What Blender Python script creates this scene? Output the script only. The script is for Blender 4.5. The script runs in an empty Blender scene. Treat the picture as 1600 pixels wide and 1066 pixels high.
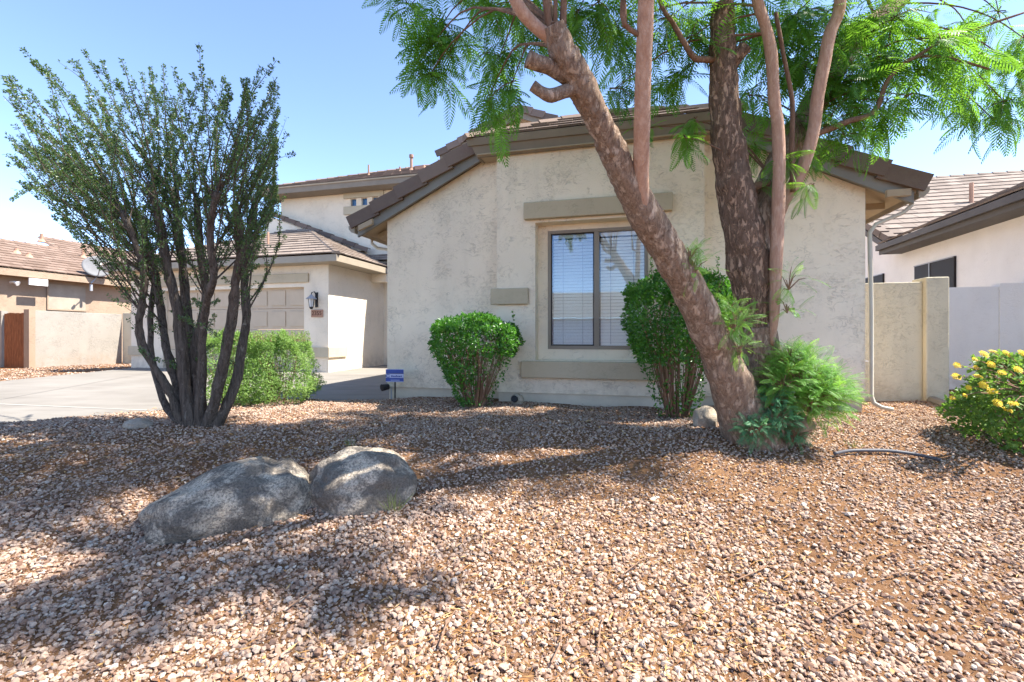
import bpy, bmesh, math, random
import numpy as np
from mathutils import Vector, Matrix, noise as mnoise

random.seed(11)
rng = np.random.default_rng(11)
SC = bpy.context.scene
COL = SC.collection

# ------------------------------------------------------------------ frames
FPX, CX, HY, CZ = 740.0, 800.0, 527.0, 0.92      # survey of the photo: focal px, principal x, horizon, eye height
def P(px, py, d):
    return Vector(((px - CX) / FPX * d, d, CZ - (py - HY) / FPX * d))
U = Vector((0.9675, -0.2528, 0.0)).normalized()   # along the street front of the house
I = Vector((-U.y, U.x, 0.0))                      # into the lot
O = Vector((-1.961, 7.445, 0.0))                  # front left corner of the front room
def H(s, i, z):
    return O + U * s + I * i + Vector((0, 0, z))

# ------------------------------------------------------------------ object helpers
def tag(o, label=None, cat=None, group=None, kind=None):
    if label: o['label'] = label
    if cat: o['category'] = cat
    if group: o['group'] = group
    if kind: o['kind'] = kind
    return o
def empty(name, loc, label, cat, group=None):
    o = bpy.data.objects.new(name, None)
    o.empty_display_size = 0.2
    COL.objects.link(o)
    o.location = loc
    return tag(o, label, cat, group)
def wloc(o):
    v = Vector((0, 0, 0))
    while o is not None:
        v += o.location
        o = o.parent
    return v
def link(name, me, mat, parent=None, loc=None):
    o = bpy.data.objects.new(name, me)
    COL.objects.link(o)
    if mat is not None: me.materials.append(mat)
    if parent is not None: o.parent = parent
    if loc is not None: o.location = loc
    return o

class MB:
    """collects polygons in world coordinates"""
    def __init__(self): self.v = []; self.f = []; self.t = []
    def poly(self, pts, tint=None):
        b = len(self.v); self.v += [tuple(p) for p in pts]
        self.f.append(tuple(range(b, b + len(pts)))); self.t.append(random.random() if tint is None else tint)
    def hexa(self, c, tint=None):
        t = random.random() if tint is None else tint
        b = len(self.v); self.v += [tuple(p) for p in c]
        for q in ((0,3,2,1),(4,5,6,7),(0,1,5,4),(1,2,6,5),(2,3,7,6),(3,0,4,7)):
            self.f.append(tuple(b + k for k in q)); self.t.append(t)
    def hbox(self, s0, s1, i0, i1, z0, z1, tint=None):
        self.hexa([H(s0,i0,z0),H(s1,i0,z0),H(s1,i1,z0),H(s0,i1,z0),H(s0,i0,z1),H(s1,i0,z1),H(s1,i1,z1),H(s0,i1,z1)], tint)
    def prism(self, pts, vec, tint=None):
        t = random.random() if tint is None else tint
        n = len(pts); b = len(self.v); vec = Vector(vec)
        self.v += [tuple(p) for p in pts] + [tuple(Vector(p) + vec) for p in pts]
        self.f.append(tuple(b + k for k in reversed(range(n)))); self.f.append(tuple(b + n + k for k in range(n)))
        self.t += [t, t]
        for k in range(n):
            j = (k + 1) % n
            self.f.append((b+k, b+j, b+n+j, b+n+k)); self.t.append(t)
    def tube(self, pts, radii, sides=8, wob=0.0, seed=0, cap=True, freq=6.0, tint=None):
        pts = [Vector(p) for p in pts]; n = len(pts)
        tg = []
        for k in range(n):
            a = pts[max(k-1,0)]; c = pts[min(k+1,n-1)]
            d = (c - a); tg.append(d.normalized() if d.length > 1e-9 else Vector((0,0,1)))
        up = Vector((0,1,0)) if abs(tg[0].y) < 0.9 else Vector((1,0,0))
        x = tg[0].cross(up).normalized(); b = len(self.v)
        t = random.random() if tint is None else tint
        for k in range(n):
            x = (x - tg[k] * x.dot(tg[k])).normalized(); y = tg[k].cross(x)
            for q in range(sides):
                a = 2*math.pi*q/sides
                dirv = x*math.cos(a) + y*math.sin(a)
                r = radii[k]
                if wob:
                    p0 = pts[k] + dirv*r
                    if sides >= 30:
                        rg = 1-abs(mnoise.noise(Vector((p0.x*24, p0.y*24, p0.z*5+seed)))*2)
                        r += .011*rg + .006*mnoise.noise(Vector((p0.x*60, p0.y*60, p0.z*20+seed)))
                    r *= 1 + wob*mnoise.noise(p0*freq + Vector((seed,0,0))) + 0.5*wob*mnoise.noise(Vector((p0.x*freq*3,p0.y*freq*3,p0.z*freq*1.2+seed)))
                self.v.append(tuple(pts[k] + dirv*r))
        for k in range(n-1):
            for q in range(sides):
                q2 = (q+1) % sides
                self.f.append((b+k*sides+q, b+k*sides+q2, b+(k+1)*sides+q2, b+(k+1)*sides+q)); self.t.append(t)
        if cap:
            self.f.append(tuple(b+q for q in reversed(range(sides)))); self.t.append(t)
            self.f.append(tuple(b+(n-1)*sides+q for q in range(sides))); self.t.append(t)
    def build(self, name, mat, parent=None, loc=None, smooth=False, bevel=0.0):
        off = wloc(parent) if parent is not None else (Vector(loc) if loc is not None else Vector((0,0,0)))
        me = bpy.data.meshes.new(name)
        me.from_pydata([(x-off.x, y-off.y, z-off.z) for x, y, z in self.v], [], self.f)
        at = me.attributes.new('tint', 'FLOAT', 'FACE')
        at.data.foreach_set('value', np.array(self.t, dtype=np.float32))
        if smooth: me.polygons.foreach_set('use_smooth', [True]*len(me.polygons))
        me.update()
        bm = bmesh.new(); bm.from_mesh(me)
        bmesh.ops.recalc_face_normals(bm, faces=bm.faces); bm.to_mesh(me); bm.free()
        o = link(name, me, mat, parent, None if parent is not None else (loc if loc is not None else None))
        if bevel:
            m = o.modifiers.new('bevel', 'BEVEL'); m.width = bevel; m.segments = 2; m.limit_method = 'ANGLE'; m.angle_limit = math.radians(50)
        return o

def crom(pts, rad, sub=4):
    """Catmull-Rom resample of a polyline with radii"""
    pts = [Vector(p) for p in pts]; n = len(pts); op = []; orr = []
    for k in range(n-1):
        p0 = pts[max(k-1,0)]; p1 = pts[k]; p2 = pts[k+1]; p3 = pts[min(k+2,n-1)]
        for j in range(sub):
            t = j/sub
            op.append(0.5*((2*p1) + (p2-p0)*t + (2*p0-5*p1+4*p2-p3)*t*t + (3*p1-p0-3*p2+p3)*t**3))
            orr.append(rad[k]*(1-t)+rad[k+1]*t)
    op.append(pts[-1]); orr.append(rad[-1])
    return op, orr

def np_mesh(name, V, Fc, tint, mat, parent=None, smooth=False, loc=None):
    """V (n,3) world, Fc (m,k) faces all with k corners, tint per vertex"""
    off = wloc(parent) if parent is not None else (Vector(loc) if loc is not None else Vector((0,0,0)))
    me = bpy.data.meshes.new(name)
    V = (V - np.array(off)).astype(np.float32)
    m, k = Fc.shape
    me.vertices.add(len(V)); me.vertices.foreach_set('co', V.ravel())
    me.loops.add(m*k); me.loops.foreach_set('vertex_index', Fc.astype(np.int32).ravel())
    me.polygons.add(m); me.polygons.foreach_set('loop_start', (np.arange(m)*k).astype(np.int32))
    me.polygons.foreach_set('use_smooth', np.full(m, smooth))
    at = me.attributes.new('tint', 'FLOAT', 'POINT'); at.data.foreach_set('value', tint.astype(np.float32))
    me.update(calc_edges=True)
    return link(name, me, mat, parent, loc if parent is None else None)

# ------------------------------------------------------------------ materials
class NM:
    def __init__(self, name):
        self.m = bpy.data.materials.new(name); self.m.use_nodes = True
        self.t = self.m.node_tree; self.t.nodes.clear()
        self.out = self.t.nodes.new('ShaderNodeOutputMaterial')
    def n(self, typ, **kw):
        nd = self.t.nodes.new(typ)
        for k, v in kw.items():
            if k in nd.inputs.keys():
                if isinstance(v, bpy.types.NodeSocket): self.t.links.new(v, nd.inputs[k])
                else: nd.inputs[k].default_value = v
            else: setattr(nd, k, v)
        return nd
    def lk(self, a, b): self.t.links.new(a, b)
    def coord(self, scale=(1,1,1)):
        g = self.n('ShaderNodeNewGeometry')
        mp = self.n('ShaderNodeMapping', Vector=g.outputs['Position']); mp.inputs['Scale'].default_value = scale
        return mp.outputs['Vector']
    def noise(self, vec, scale, detail=4, rough=0.55, dist=0.0):
        return self.n('ShaderNodeTexNoise', Vector=vec, Scale=scale, Detail=detail, Roughness=rough, Distortion=dist).outputs['Fac']
    def ramp(self, fac, stops):
        r = self.n('ShaderNodeValToRGB', Fac=fac); cr = r.color_ramp
        while len(cr.elements) < len(stops): cr.elements.new(0.5)
        for e, (p, c) in zip(cr.elements, stops):
            e.position = p; e.color = (*c, 1) if len(c) == 3 else c
        return r.outputs['Color']
    def mix(self, fac, a, b, mode='MIX'):
        nd = self.t.nodes.new('ShaderNodeMix'); nd.data_type = 'RGBA'; nd.blend_type = mode
        for sock, v in ((nd.inputs[0], fac), (nd.inputs[6], a), (nd.inputs[7], b)):
            if isinstance(v, bpy.types.NodeSocket): self.t.links.new(v, sock)
            elif isinstance(v, (int, float)): sock.default_value = v
            else: sock.default_value = (*v, 1) if len(v) == 3 else v
        return nd.outputs[2]
    def math(self, op, a, b=0.0):
        nd = self.n('ShaderNodeMath', operation=op)
        for k, v in ((0, a), (1, b)):
            if isinstance(v, bpy.types.NodeSocket): self.t.links.new(v, nd.inputs[k])
            else: nd.inputs[k].default_value = v
        return nd.outputs[0]
    def tint(self): return self.n('ShaderNodeAttribute', attribute_name='tint').outputs['Fac']
    def bump(self, h, strength=0.5, dist=0.01):
        return self.n('ShaderNodeBump', Height=h, Strength=strength, Distance=dist).outputs['Normal']
    def bsdf(self, color, rough=0.9, normal=None, spec=0.3, metal=0.0, **kw):
        b = self.n('ShaderNodeBsdfPrincipled', **kw)
        for sock, v in (('Base Color', color), ('Roughness', rough), ('Metallic', metal), ('Specular IOR Level', spec)):
            if isinstance(v, bpy.types.NodeSocket): self.lk(v, b.inputs[sock])
            else: b.inputs[sock].default_value = (*v, 1) if isinstance(v, tuple) and len(v) == 3 else v
        if normal is not None: self.lk(normal, b.inputs['Normal'])
        return b
    def done(self, sh): self.lk(sh, self.out.inputs['Surface']); return self.m

def sh(c, k): return tuple(min(1, x*k) for x in c)

def stucco(name, col, lace=1.0, dirt=0.25, bump=0.6):
    m = NM(name); v = m.coord()
    fine = m.noise(v, 70, 5, .65)
    big = m.noise(v, .9, 3, .55)
    def ridge(vec, sc, w, dist):
        q = m.noise(vec, sc, 3, .5, dist)
        return m.ramp(m.math('ABSOLUTE', m.math('SUBTRACT', q, .5)), [(0, (0,0,0)), (w, (1,1,1))])
    r1 = ridge(m.coord((1,1,1.7)), 5.2, .028, 1.1); r2 = ridge(m.coord((1.2,1.2,1.9)), 9.5, .03, .7)
    msk = m.ramp(m.noise(v, 4.2, 4, .6), [(.49,(0,0,0)),(.60,(1,1,1))]); msk2 = m.ramp(m.noise(m.coord((1,1,.8)), 3.1, 4, .6, .4), [(.50,(0,0,0)),(.62,(1,1,1))])
    lace_l = m.mix(1.0, m.mix(msk, (1,1,1), r1), m.mix(msk2, (1,1,1), r2), 'MULTIPLY')
    skip = m.ramp(m.noise(m.coord((1,1,1.3)), 16, 4, .6, 1.0), [(.40,(0,0,0)),(.47,(1,1,1))])
    skip = m.mix(m.ramp(m.noise(v, 1.7, 3, .5), [(.45,(0,0,0)),(.62,(1,1,1))]), (1,1,1), skip)
    h = m.math('ADD', m.math('MULTIPLY', lace_l, .6), m.math('ADD', m.math('MULTIPLY', skip, .7), m.math('MULTIPLY', fine, .5)))
    c = m.mix(m.ramp(big, [(.35,(0,0,0)),(.7,(1,1,1))]), sh(col,.93), sh(col,1.05))
    c = m.mix(m.math('MULTIPLY', m.math('SUBTRACT', 1.0, lace_l), .50*lace), c, sh(col,.52))
    c = m.mix(m.math('MULTIPLY', m.math('SUBTRACT', 1.0, skip), .30*lace), c, sh(col,.68))
    c = m.mix(m.math('MULTIPLY', m.ramp(m.noise(m.coord((1.5,1.5,.35)), 2.2, 5, .6), [(.52,(0,0,0)),(.75,(1,1,1))]), dirt), c, sh(col,.62))
    sz = m.n('ShaderNodeSeparateXYZ', Vector=m.n('ShaderNodeNewGeometry').outputs['Position']).outputs['Z']
    sp = m.math('MULTIPLY', m.ramp(sz, [(.10,(1,1,1)),(.42,(0,0,0))]), m.ramp(m.noise(v, 5.5, 5, .65), [(.35,(0,0,0)),(.65,(1,1,1))]))
    c = m.mix(m.math('MULTIPLY', sp, .38), c, (.30,.20,.125))
    return m.done(m.bsdf(c, .95, m.bump(h, bump, .012), .15).outputs[0])

def paint(name, col, rough=.6, var=.12, bump=.1, spec=.3):
    m = NM(name); v = m.coord()
    n1 = m.noise(v, 3.0, 5, .6); n2 = m.noise(v, 60, 3)
    c = m.mix(m.ramp(n1, [(.35,(0,0,0)),(.7,(1,1,1))]), sh(col, 1-var), sh(col, 1+var))
    return m.done(m.bsdf(c, rough, m.bump(n2, bump, .004), spec).outputs[0])

def tile_mat(name, dark, light, streak=(.2,.15,.11)):
    m = NM(name); v = m.coord()
    c = m.ramp(m.tint(), [(0, dark), (.5, tuple((a+b)/2 for a,b in zip(dark,light))), (1, light)])
    n1 = m.noise(v, 9, 5, .65)
    c = m.mix(m.math('MULTIPLY', m.ramp(n1, [(.45,(0,0,0)),(.75,(1,1,1))]), .5), c, streak)
    return m.done(m.bsdf(c, .9, m.bump(m.noise(v, 40, 4), .4, .006), .2).outputs[0])

def leaf_mat(name, c0, c1, trans, tf=.4, rough=.5, spec=.35):
    m = NM(name)
    c = m.ramp(m.tint(), [(0, c0), (1, c1)])
    b = m.bsdf(c, rough, None, spec)
    t = m.n('ShaderNodeBsdfTranslucent', Color=(*trans, 1))
    tc = m.ramp(m.tint(), [(0, sh(trans,.75)), (1, sh(trans,1.2))]); m.lk(tc, t.inputs['Color'])
    mx = m.n('ShaderNodeMixShader', Fac=tf); m.lk(b.outputs[0], mx.inputs[1]); m.lk(t.outputs[0], mx.inputs[2])
    return m.done(mx.outputs[0])

def bark_mat(name, dark, mid, pale, patch=(.50,.62), zs=.22, bump=.9):
    m = NM(name); v = m.coord((1,1,zs))
    n1 = m.noise(v, 46, 7, .75, .5); n2 = m.noise(m.coord((1,1,.40)), 24, 6, .7, .5)
    n3 = m.noise(m.coord(), 2.5, 3, .5)
    c = m.ramp(n1, [(.32, dark), (.62, mid)])
    pt = m.ramp(n2, [(patch[0],(0,0,0)),(patch[1],(1,1,1))])
    c = m.mix(m.math('MULTIPLY', pt, .8), c, m.mix(n1, sh(pale,.75), pale))
    c = m.mix(m.math('MULTIPLY', n3, .35), c, sh(mid,.7))
    h = m.math('SUBTRACT', n1, m.math('MULTIPLY', pt, .35))
    return m.done(m.bsdf(c, .95, m.bump(h, bump, .03), .1).outputs[0])

CREAM = (.90,.78,.61)
M = {}
M['stucco'] = stucco('cream_stucco', CREAM)
M['stucco_plain'] = stucco('cream_stucco_plain', (.82,.705,.55), .5, .15)
M['trim'] = stucco('taupe_stucco_trim', (.52,.44,.315), .6, .25, .3)
M['found'] = paint('painted_foundation', (.64,.55,.43), .9, .1, .5)
M['fascia'] = paint('taupe_fascia_paint', (.24,.195,.145), .65, .1)
M['fascia_n'] = paint('grey_brown_fascia', (.115,.105,.095), .65, .12)
M['soffit'] = paint('soffit_paint', (.40,.31,.21), .8, .1)
M['gutter'] = paint('gutter_paint', (.33,.275,.205), .45, .08, .05)
M['cream_metal'] = paint('cream_metal_paint', (.55,.50,.40), .45, .08, .05)
M['tile'] = tile_mat('brown_roof_tile', (.13,.095,.078), (.24,.175,.14))
M['tile_tan'] = tile_mat('tan_roof_tile', (.175,.135,.108), (.285,.228,.185), (.15,.118,.096))
M['tile_n'] = tile_mat('rosy_roof_tile', (.16,.108,.080), (.245,.172,.133), (.135,.093,.07))
M['tan_wall'] = stucco('tan_neighbor_stucco', (.36,.265,.19), .5, .15)
M['pale_wall'] = stucco('pale_block_stucco', (.33,.30,.26), .5, .2)
M['white_wall'] = stucco('white_stucco', (.92,.90,.87), .25, .1, .25)
M['olive_wall'] = stucco('olive_beige_stucco', (.64,.57,.42), .6, .4)
M['door'] = paint('garage_door_paint', (.54,.43,.31), .5, .05, .05)
M['frame'] = paint('window_frame_bronze', (.28,.235,.185), .4, .05, .02)
M['blind'] = paint('white_blind', (.93,.92,.87), .5, .03, .02)
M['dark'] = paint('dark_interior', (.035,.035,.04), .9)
M['black'] = paint('black_plastic', (.02,.02,.022), .45, .2, .1)
M['screen'] = paint('dark_bronze_screen', (.022,.017,.017), .6, .1, .02)
M['metal'] = paint('grey_metal', (.34,.35,.37), .4, .1, .05, .5)
M['white_paint'] = paint('white_paint', (.78,.77,.74), .5, .04, .03)
M['sign_blue'] = paint('sign_blue', (.045,.09,.36), .4, .06, .02)
M['sign_navy'] = paint('sign_navy', (.018,.025,.13), .4, .06, .02)
M['sign_pale'] = paint('sign_pale_blue', (.50,.56,.78), .4, .06, .02)
M['clay'] = paint('terracotta_plaque', (.42,.24,.16), .8, .15, .4)
M['clay_dark'] = paint('dark_clay_numerals', (.10,.045,.03), .8, .1, .1)

def glass_mat():
    m = NM('window_glass')
    fr = m.n('ShaderNodeFresnel', IOR=1.52)
    f = m.math('MINIMUM', m.math('ADD', m.math('MULTIPLY', fr.outputs[0], 0.7), .03), 1.0)
    g = m.n('ShaderNodeBsdfGlossy', Color=(.92,.95,1,1), Roughness=.012)
    v = m.coord(); nb = m.bump(m.noise(v, 1.6, 2), .04, .02); m.lk(nb, g.inputs['Normal'])
    t = m.n('ShaderNodeBsdfTransparent', Color=(.98,.99,.985,1))
    mx = m.n('ShaderNodeMixShader'); m.lk(f, mx.inputs[0]); m.lk(t.outputs[0], mx.inputs[1]); m.lk(g.outputs[0], mx.inputs[2])
    return m.done(mx.outputs[0])
M['glass'] = glass_mat()
def screen_glass():
    m = NM('screened_window_glass')
    g = m.n('ShaderNodeBsdfGlossy', Color=(.8,.87,1,1), Roughness=.02)
    v = m.coord(); nb = m.bump(m.noise(v, 1.6, 2), .04, .02); m.lk(nb, g.inputs['Normal'])
    t = m.n('ShaderNodeBsdfTransparent', Color=(.86,.89,.89,1))
    mx = m.n('ShaderNodeMixShader', Fac=.11); m.lk(t.outputs[0], mx.inputs[1]); m.lk(g.outputs[0], mx.inputs[2])
    return m.done(mx.outputs[0])
M['glass_dim'] = screen_glass()
def painted_sky_glass():
    m = NM('glass_painted_sky_blue'); return m.done(m.bsdf((.03,.11,.24), .08, None, .8).outputs[0])  # sky mirrored in the clerestory panes is put into the blue base colour
M['painted_sky_glass'] = painted_sky_glass()

def concrete():
    m = NM('driveway_concrete'); v = m.coord()
    c = m.ramp(m.noise(v, .7, 6, .6), [(.3,(.19,.172,.148)),(.7,(.255,.233,.203))])
    c = m.mix(m.math('MULTIPLY', m.ramp(m.noise(m.coord((.5,2,1)), 1.6, 4), [(.5,(0,0,0)),(.75,(1,1,1))]), .5), c, (.145,.128,.108))
    return m.done(m.bsdf(c, .9, m.bump(m.noise(v, 120, 3), .25, .004), .2).outputs[0])
M['concrete'] = concrete()
M['joint'] = paint('pale_concrete_joint', (.33,.31,.275), .9)
def dirt():
    m = NM('red_brown_dirt'); v = m.coord()
    c = m.ramp(m.noise(v, 2.2, 6, .65), [(.3,(.115,.055,.026)),(.7,(.235,.128,.065))])
    c = m.mix(m.math('MULTIPLY', m.ramp(m.noise(v, 60, 4, .7), [(.45,(0,0,0)),(.7,(1,1,1))]), .45), c, (.34,.215,.13))
    h = m.math('ADD', m.noise(v, 45, 6, .7), m.math('MULTIPLY', m.noise(v, 9, 4), 1.5))
    return m.done(m.bsdf(c, 1.0, m.bump(h, .9, .02), .05).outputs[0])
M['dirt'] = dirt()
def gravel_mat():
    m = NM('crushed_granite'); v = m.coord()
    c = m.ramp(m.tint(), [(0,(.085,.043,.028)),(.2,(.225,.135,.095)),(.5,(.40,.28,.205)),(.75,(.52,.395,.30)),(.9,(.68,.565,.45)),(1,(.34,.305,.275))])
    c = m.mix(m.math('MULTIPLY', m.ramp(m.noise(v, 110, 4, .7), [(.4,(0,0,0)),(.7,(1,1,1))]), .45), c, (.21,.12,.075))
    return m.done(m.bsdf(c, .95, m.bump(m.noise(v, 160, 4, .7), .5, .004), .15).outputs[0])
M['gravel'] = gravel_mat()
def litter_mat():
    m = NM('dry_leaf_litter')
    c = m.ramp(m.tint(), [(0,(.22,.10,.04)),(.6,(.42,.22,.08)),(1,(.55,.38,.17))])
    return m.done(m.bsdf(c, .9, None, .1).outputs[0])
M['litter'] = litter_mat()
def boulder_mat(name, a, b, dk):
    m = NM(name); v = m.coord()
    c = m.ramp(m.noise(v, 3.2, 5, .6), [(.3,a),(.7,b)])
    sp = m.ramp(m.noise(v, 75, 5, .75), [(.40,(0,0,0)),(.56,(1,1,1))])
    c = m.mix(m.math('MULTIPLY', m.math('SUBTRACT',1.0,sp), .75), c, dk)
    c = m.mix(m.math('MULTIPLY', m.ramp(m.noise(v, 4.2, 6, .7, .6), [(.42,(0,0,0)),(.54,(1,1,1))]), .78), c, dk)
    h = m.math('ADD', m.noise(v, 70, 6, .75), m.math('MULTIPLY', m.noise(v, 14, 4), 1.4))
    return m.done(m.bsdf(c, .95, m.bump(h, .9, .02), .15).outputs[0])
M['boulder'] = boulder_mat('grey_granite', (.54,.445,.335), (.68,.57,.44), (.085,.074,.064))
M['boulder_b'] = boulder_mat('brown_grey_granite', (.54,.445,.335), (.70,.585,.45), (.10,.086,.072))
M['paleRock'] = boulder_mat('pale_tan_stone', (.48,.40,.31), (.60,.52,.42), (.33,.27,.21))
def wood_mat():
    m = NM('red_brown_gate_boards'); v = m.coord((6,6,.7))
    c = m.ramp(m.noise(v, 6, 5, .6), [(.3,(.15,.052,.024)),(.7,(.32,.125,.055))])
    return m.done(m.bsdf(c, .8, m.bump(m.noise(v, 14, 4), .4, .004), .2).outputs[0])
M['wood'] = wood_mat()

M['bark'] = bark_mat('rough_brown_bark', (.09,.055,.036), (.38,.265,.19), (.70,.53,.40), (.49,.58))
M['bark_dark'] = bark_mat('dark_bark', (.045,.028,.018), (.24,.16,.115), (.68,.46,.32), (.51,.57))
M['bark_smooth'] = bark_mat('smooth_pink_bark', (.30,.17,.115), (.47,.30,.215), (.60,.42,.32), (.48,.62), .12, .45)
M['bark_grey'] = bark_mat('grey_brown_bark', (.03,.022,.017), (.19,.15,.12), (.36,.30,.24), (.54,.62), .12, 1.0)
M['bark_mid'] = bark_mat('brown_branch_bark', (.09,.055,.035), (.23,.14,.095), (.34,.22,.15), (.52,.66), .15, .4)
M['twig'] = paint('dry_twig', (.23,.14,.09), .9, .2, .3)
M['frond'] = leaf_mat('feathery_green_leaf', (.02,.10,.022), (.12,.27,.038), (.27,.55,.04), .42)
M['frond_bright'] = leaf_mat('bright_green_shoot_leaf', (.09,.24,.04), (.20,.40,.07), (.34,.60,.08), .45)
M['frond_blue'] = leaf_mat('blue_green_shoot_leaf', (.05,.19,.09), (.13,.32,.14), (.17,.42,.14), .4)
M['shrubleaf'] = leaf_mat('small_grey_green_leaf', (.03,.085,.035), (.15,.23,.075), (.17,.27,.04), .3, .35, .55)
M['boxleaf'] = leaf_mat('glossy_green_leaf', (.022,.105,.016), (.10,.26,.032), (.13,.36,.03), .35, .35, .5)
M['bushleaf'] = leaf_mat('light_green_leaf', (.12,.24,.05), (.27,.40,.11), (.30,.48,.09), .35)
M['lantleaf'] = leaf_mat('lantana_leaf', (.05,.14,.03), (.18,.31,.07), (.22,.40,.05), .4)
M['farleaf'] = leaf_mat('sunny_tree_leaf', (.08,.20,.03), (.16,.32,.06), (.22,.42,.05), .4)
M['grass'] = leaf_mat('grass_blade', (.12,.16,.05), (.25,.27,.10), (.2,.25,.06), .3)
def petal():
    m = NM('yellow_petal'); c = m.ramp(m.tint(), [(0,(.75,.42,.02)),(.5,(.80,.58,.03)),(1,(.85,.70,.08))])
    return m.done(m.bsdf(c, .6, None, .2).outputs[0])
M['petal'] = petal()

# ------------------------------------------------------------------ terrain
DRIVE = np.array([(-14,-8),(-10.2,-8),(-9.0,-1.5),(-7.4,3.2),(-6.5,4.7),(-5.7,5.5),(-4.9,6.45),(-4.1,7.1),(-3.2,7.5),(-1.95,7.5),
                  (0.2,15.3),(-6,17.0),(-11.3,14.7),(-11.3,10.3),(-12,5),(-14,-1)], float)
def sdf_poly(X, Y, poly):
    d = np.full(X.shape, 1e9); ins = np.zeros(X.shape, bool); n = len(poly)
    for k in range(n):
        ax, ay = poly[k]; bx, by = poly[(k+1) % n]
        ex, ey = bx-ax, by-ay
        t = np.clip(((X-ax)*ex+(Y-ay)*ey)/(ex*ex+ey*ey), 0, 1)
        d = np.minimum(d, np.hypot(X-ax-t*ex, Y-ay-t*ey))
        c = ((ay > Y) != (by > Y))
        with np.errstate(divide='ignore', invalid='ignore'):
            xi = ax + (Y-ay)/(by-ay if by != ay else 1e-9)*ex
        ins ^= c & (X < xi)
    return np.where(ins, -d, d)
def drive_z(Y): return -0.02 - 0.0145*(12.6 - Y)
def ground_z(X, Y):
    X = np.asarray(X, float); Y = np.asarray(Y, float)
    t = np.clip((4.75 - Y)/3.2, 0, 1)
    z = -0.5*(t*t*(3-2*t)) - 0.05*np.clip(1.55-Y, 0, 6)
    z = z + .07*np.exp(-((X-2.1)**2/1.3 + (Y-4.2)**2/.7)) + .05*np.exp(-((X+3.2)**2/1.0 + (Y-4.9)**2/.6))
    z = z + .012*np.sin(X*2.1+Y*1.3) + .010*np.sin(X*4.7-Y*3.1+1.0) + .006*np.sin(X*9.1+Y*7.7)
    w = np.clip((X+11)/-1.5, 0, 1)*.12
    z = z - w
    d = sdf_poly(X, Y, DRIVE)
    k = np.clip((d-.02)/.55, 0, 1); k = k*k*(3-2*k)
    return (drive_z(Y)-.035)*(1-k) + z*k
def gz(x, y): return float(ground_z(np.array([x]), np.array([y]))[0])
def gpt(px, py):
    """where the photo's sight line meets the ground"""
    lo = None
    for d in np.arange(1.2, 25, .02):
        p = P(px, py, d)
        if p.z <= gz(p.x, p.y): return p
    return P(px, py, 12)

def axis(lo, hi, step, far):
    a = list(np.arange(lo, hi+1e-6, step)); g = step; x = hi
    up = []
    while x < far: g *= 1.6; x += g; up.append(x)
    g = step; x = lo; dn = []
    while x > -far: g *= 1.6; x -= g; dn.append(x)
    return np.array(dn[::-1] + a + up)
gx = axis(-9.5, 9.5, .1, 900); gy = axis(-1, 10, .1, 900)
GX, GY = np.meshgrid(gx, gy)
GZ = ground_z(GX, GY)
V = np.stack([GX.ravel(), GY.ravel(), GZ.ravel()], 1)
nx, ny = len(gx), len(gy)
a = (np.arange(ny-1)[:,None]*nx + np.arange(nx-1)[None,:]).ravel()
Fq = np.stack([a, a+1, a+1+nx, a+nx], 1)
g = np_mesh('ground', V, Fq, np.zeros(len(V)), M['dirt'], smooth=True); tag(g, kind='structure')

me = bpy.data.meshes.new('driveway')
me.from_pydata([(x, y, drive_z(y)) for x, y in DRIVE] + [(x, y, drive_z(y)-.12) for x, y in DRIVE], [],
               [tuple(range(len(DRIVE)))] + [(k, (k+1)%len(DRIVE)+0, (k+1)%len(DRIVE)+len(DRIVE), k+len(DRIVE)) for k in range(len(DRIVE))])
drv = link('driveway', me, M['concrete']); tag(drv, kind='structure')
mj = MB()
def strip(p, q, w, mb, lift=.004):
    p = Vector((p[0], p[1], 0)); q = Vector((q[0], q[1], 0)); d = (q-p).normalized(); n = Vector((-d.y, d.x, 0))*w/2
    pts = [p-n, q-n, q+n, p+n]
    mb.poly([(a.x, a.y, drive_z(a.y)+lift) for a in pts])
strip((-11.2,7.9), (-5.0,6.62), .05, mj)
mj.build('driveway_joint', M['joint'], drv)
mj = MB()
strip((-9.6,12.6), (-7.2,3.6), .02, mj)
strip((-3.9,7.35),(-2.1,9.6), .02, mj); strip((-4.6,9.6),(-1.5,9.2), .02, mj)
mj.build('driveway_joint', paint('dark_joint', (.22,.2,.18), .9), drv)

# ------------------------------------------------------------------ gravel
def stone_shape(base, seed, nplanes=8):
    r = np.random.default_rng(seed)
    n = r.normal(size=(nplanes,3)); n /= np.linalg.norm(n,axis=1)[:,None]
    h = r.uniform(.62, 1.0, nplanes)
    dots = base @ n.T
    with np.errstate(divide='ignore'):
        t = np.where(dots > .05, h/np.maximum(dots,.05), 9)
    rad = np.minimum(t.min(1), 1.15)
    return base*rad[:,None]*np.array([1, r.uniform(.62,.95), r.uniform(.5,.8)])
def ico(sub):
    bm = bmesh.new(); bmesh.ops.create_icosphere(bm, subdivisions=sub, radius=1)
    v = np.array([q.co[:] for q in bm.verts]); f = np.array([[q.index for q in fc.verts] for fc in bm.faces]); bm.free()
    return v, f
ICO2, ICO2F = ico(2); ICO1, ICO1F = ico(1)
house_poly = np.array([tuple(H(s,i,0)[:2]) for s, i in ((-.1,-.02),(1.8,-.02),(1.82,-.24),(4.68,-.24),(4.7,-.02),(6.6,-.02),(6.6,1.15),(12,1.15),(12,20),(-3,20),(-.1,2))])
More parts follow.
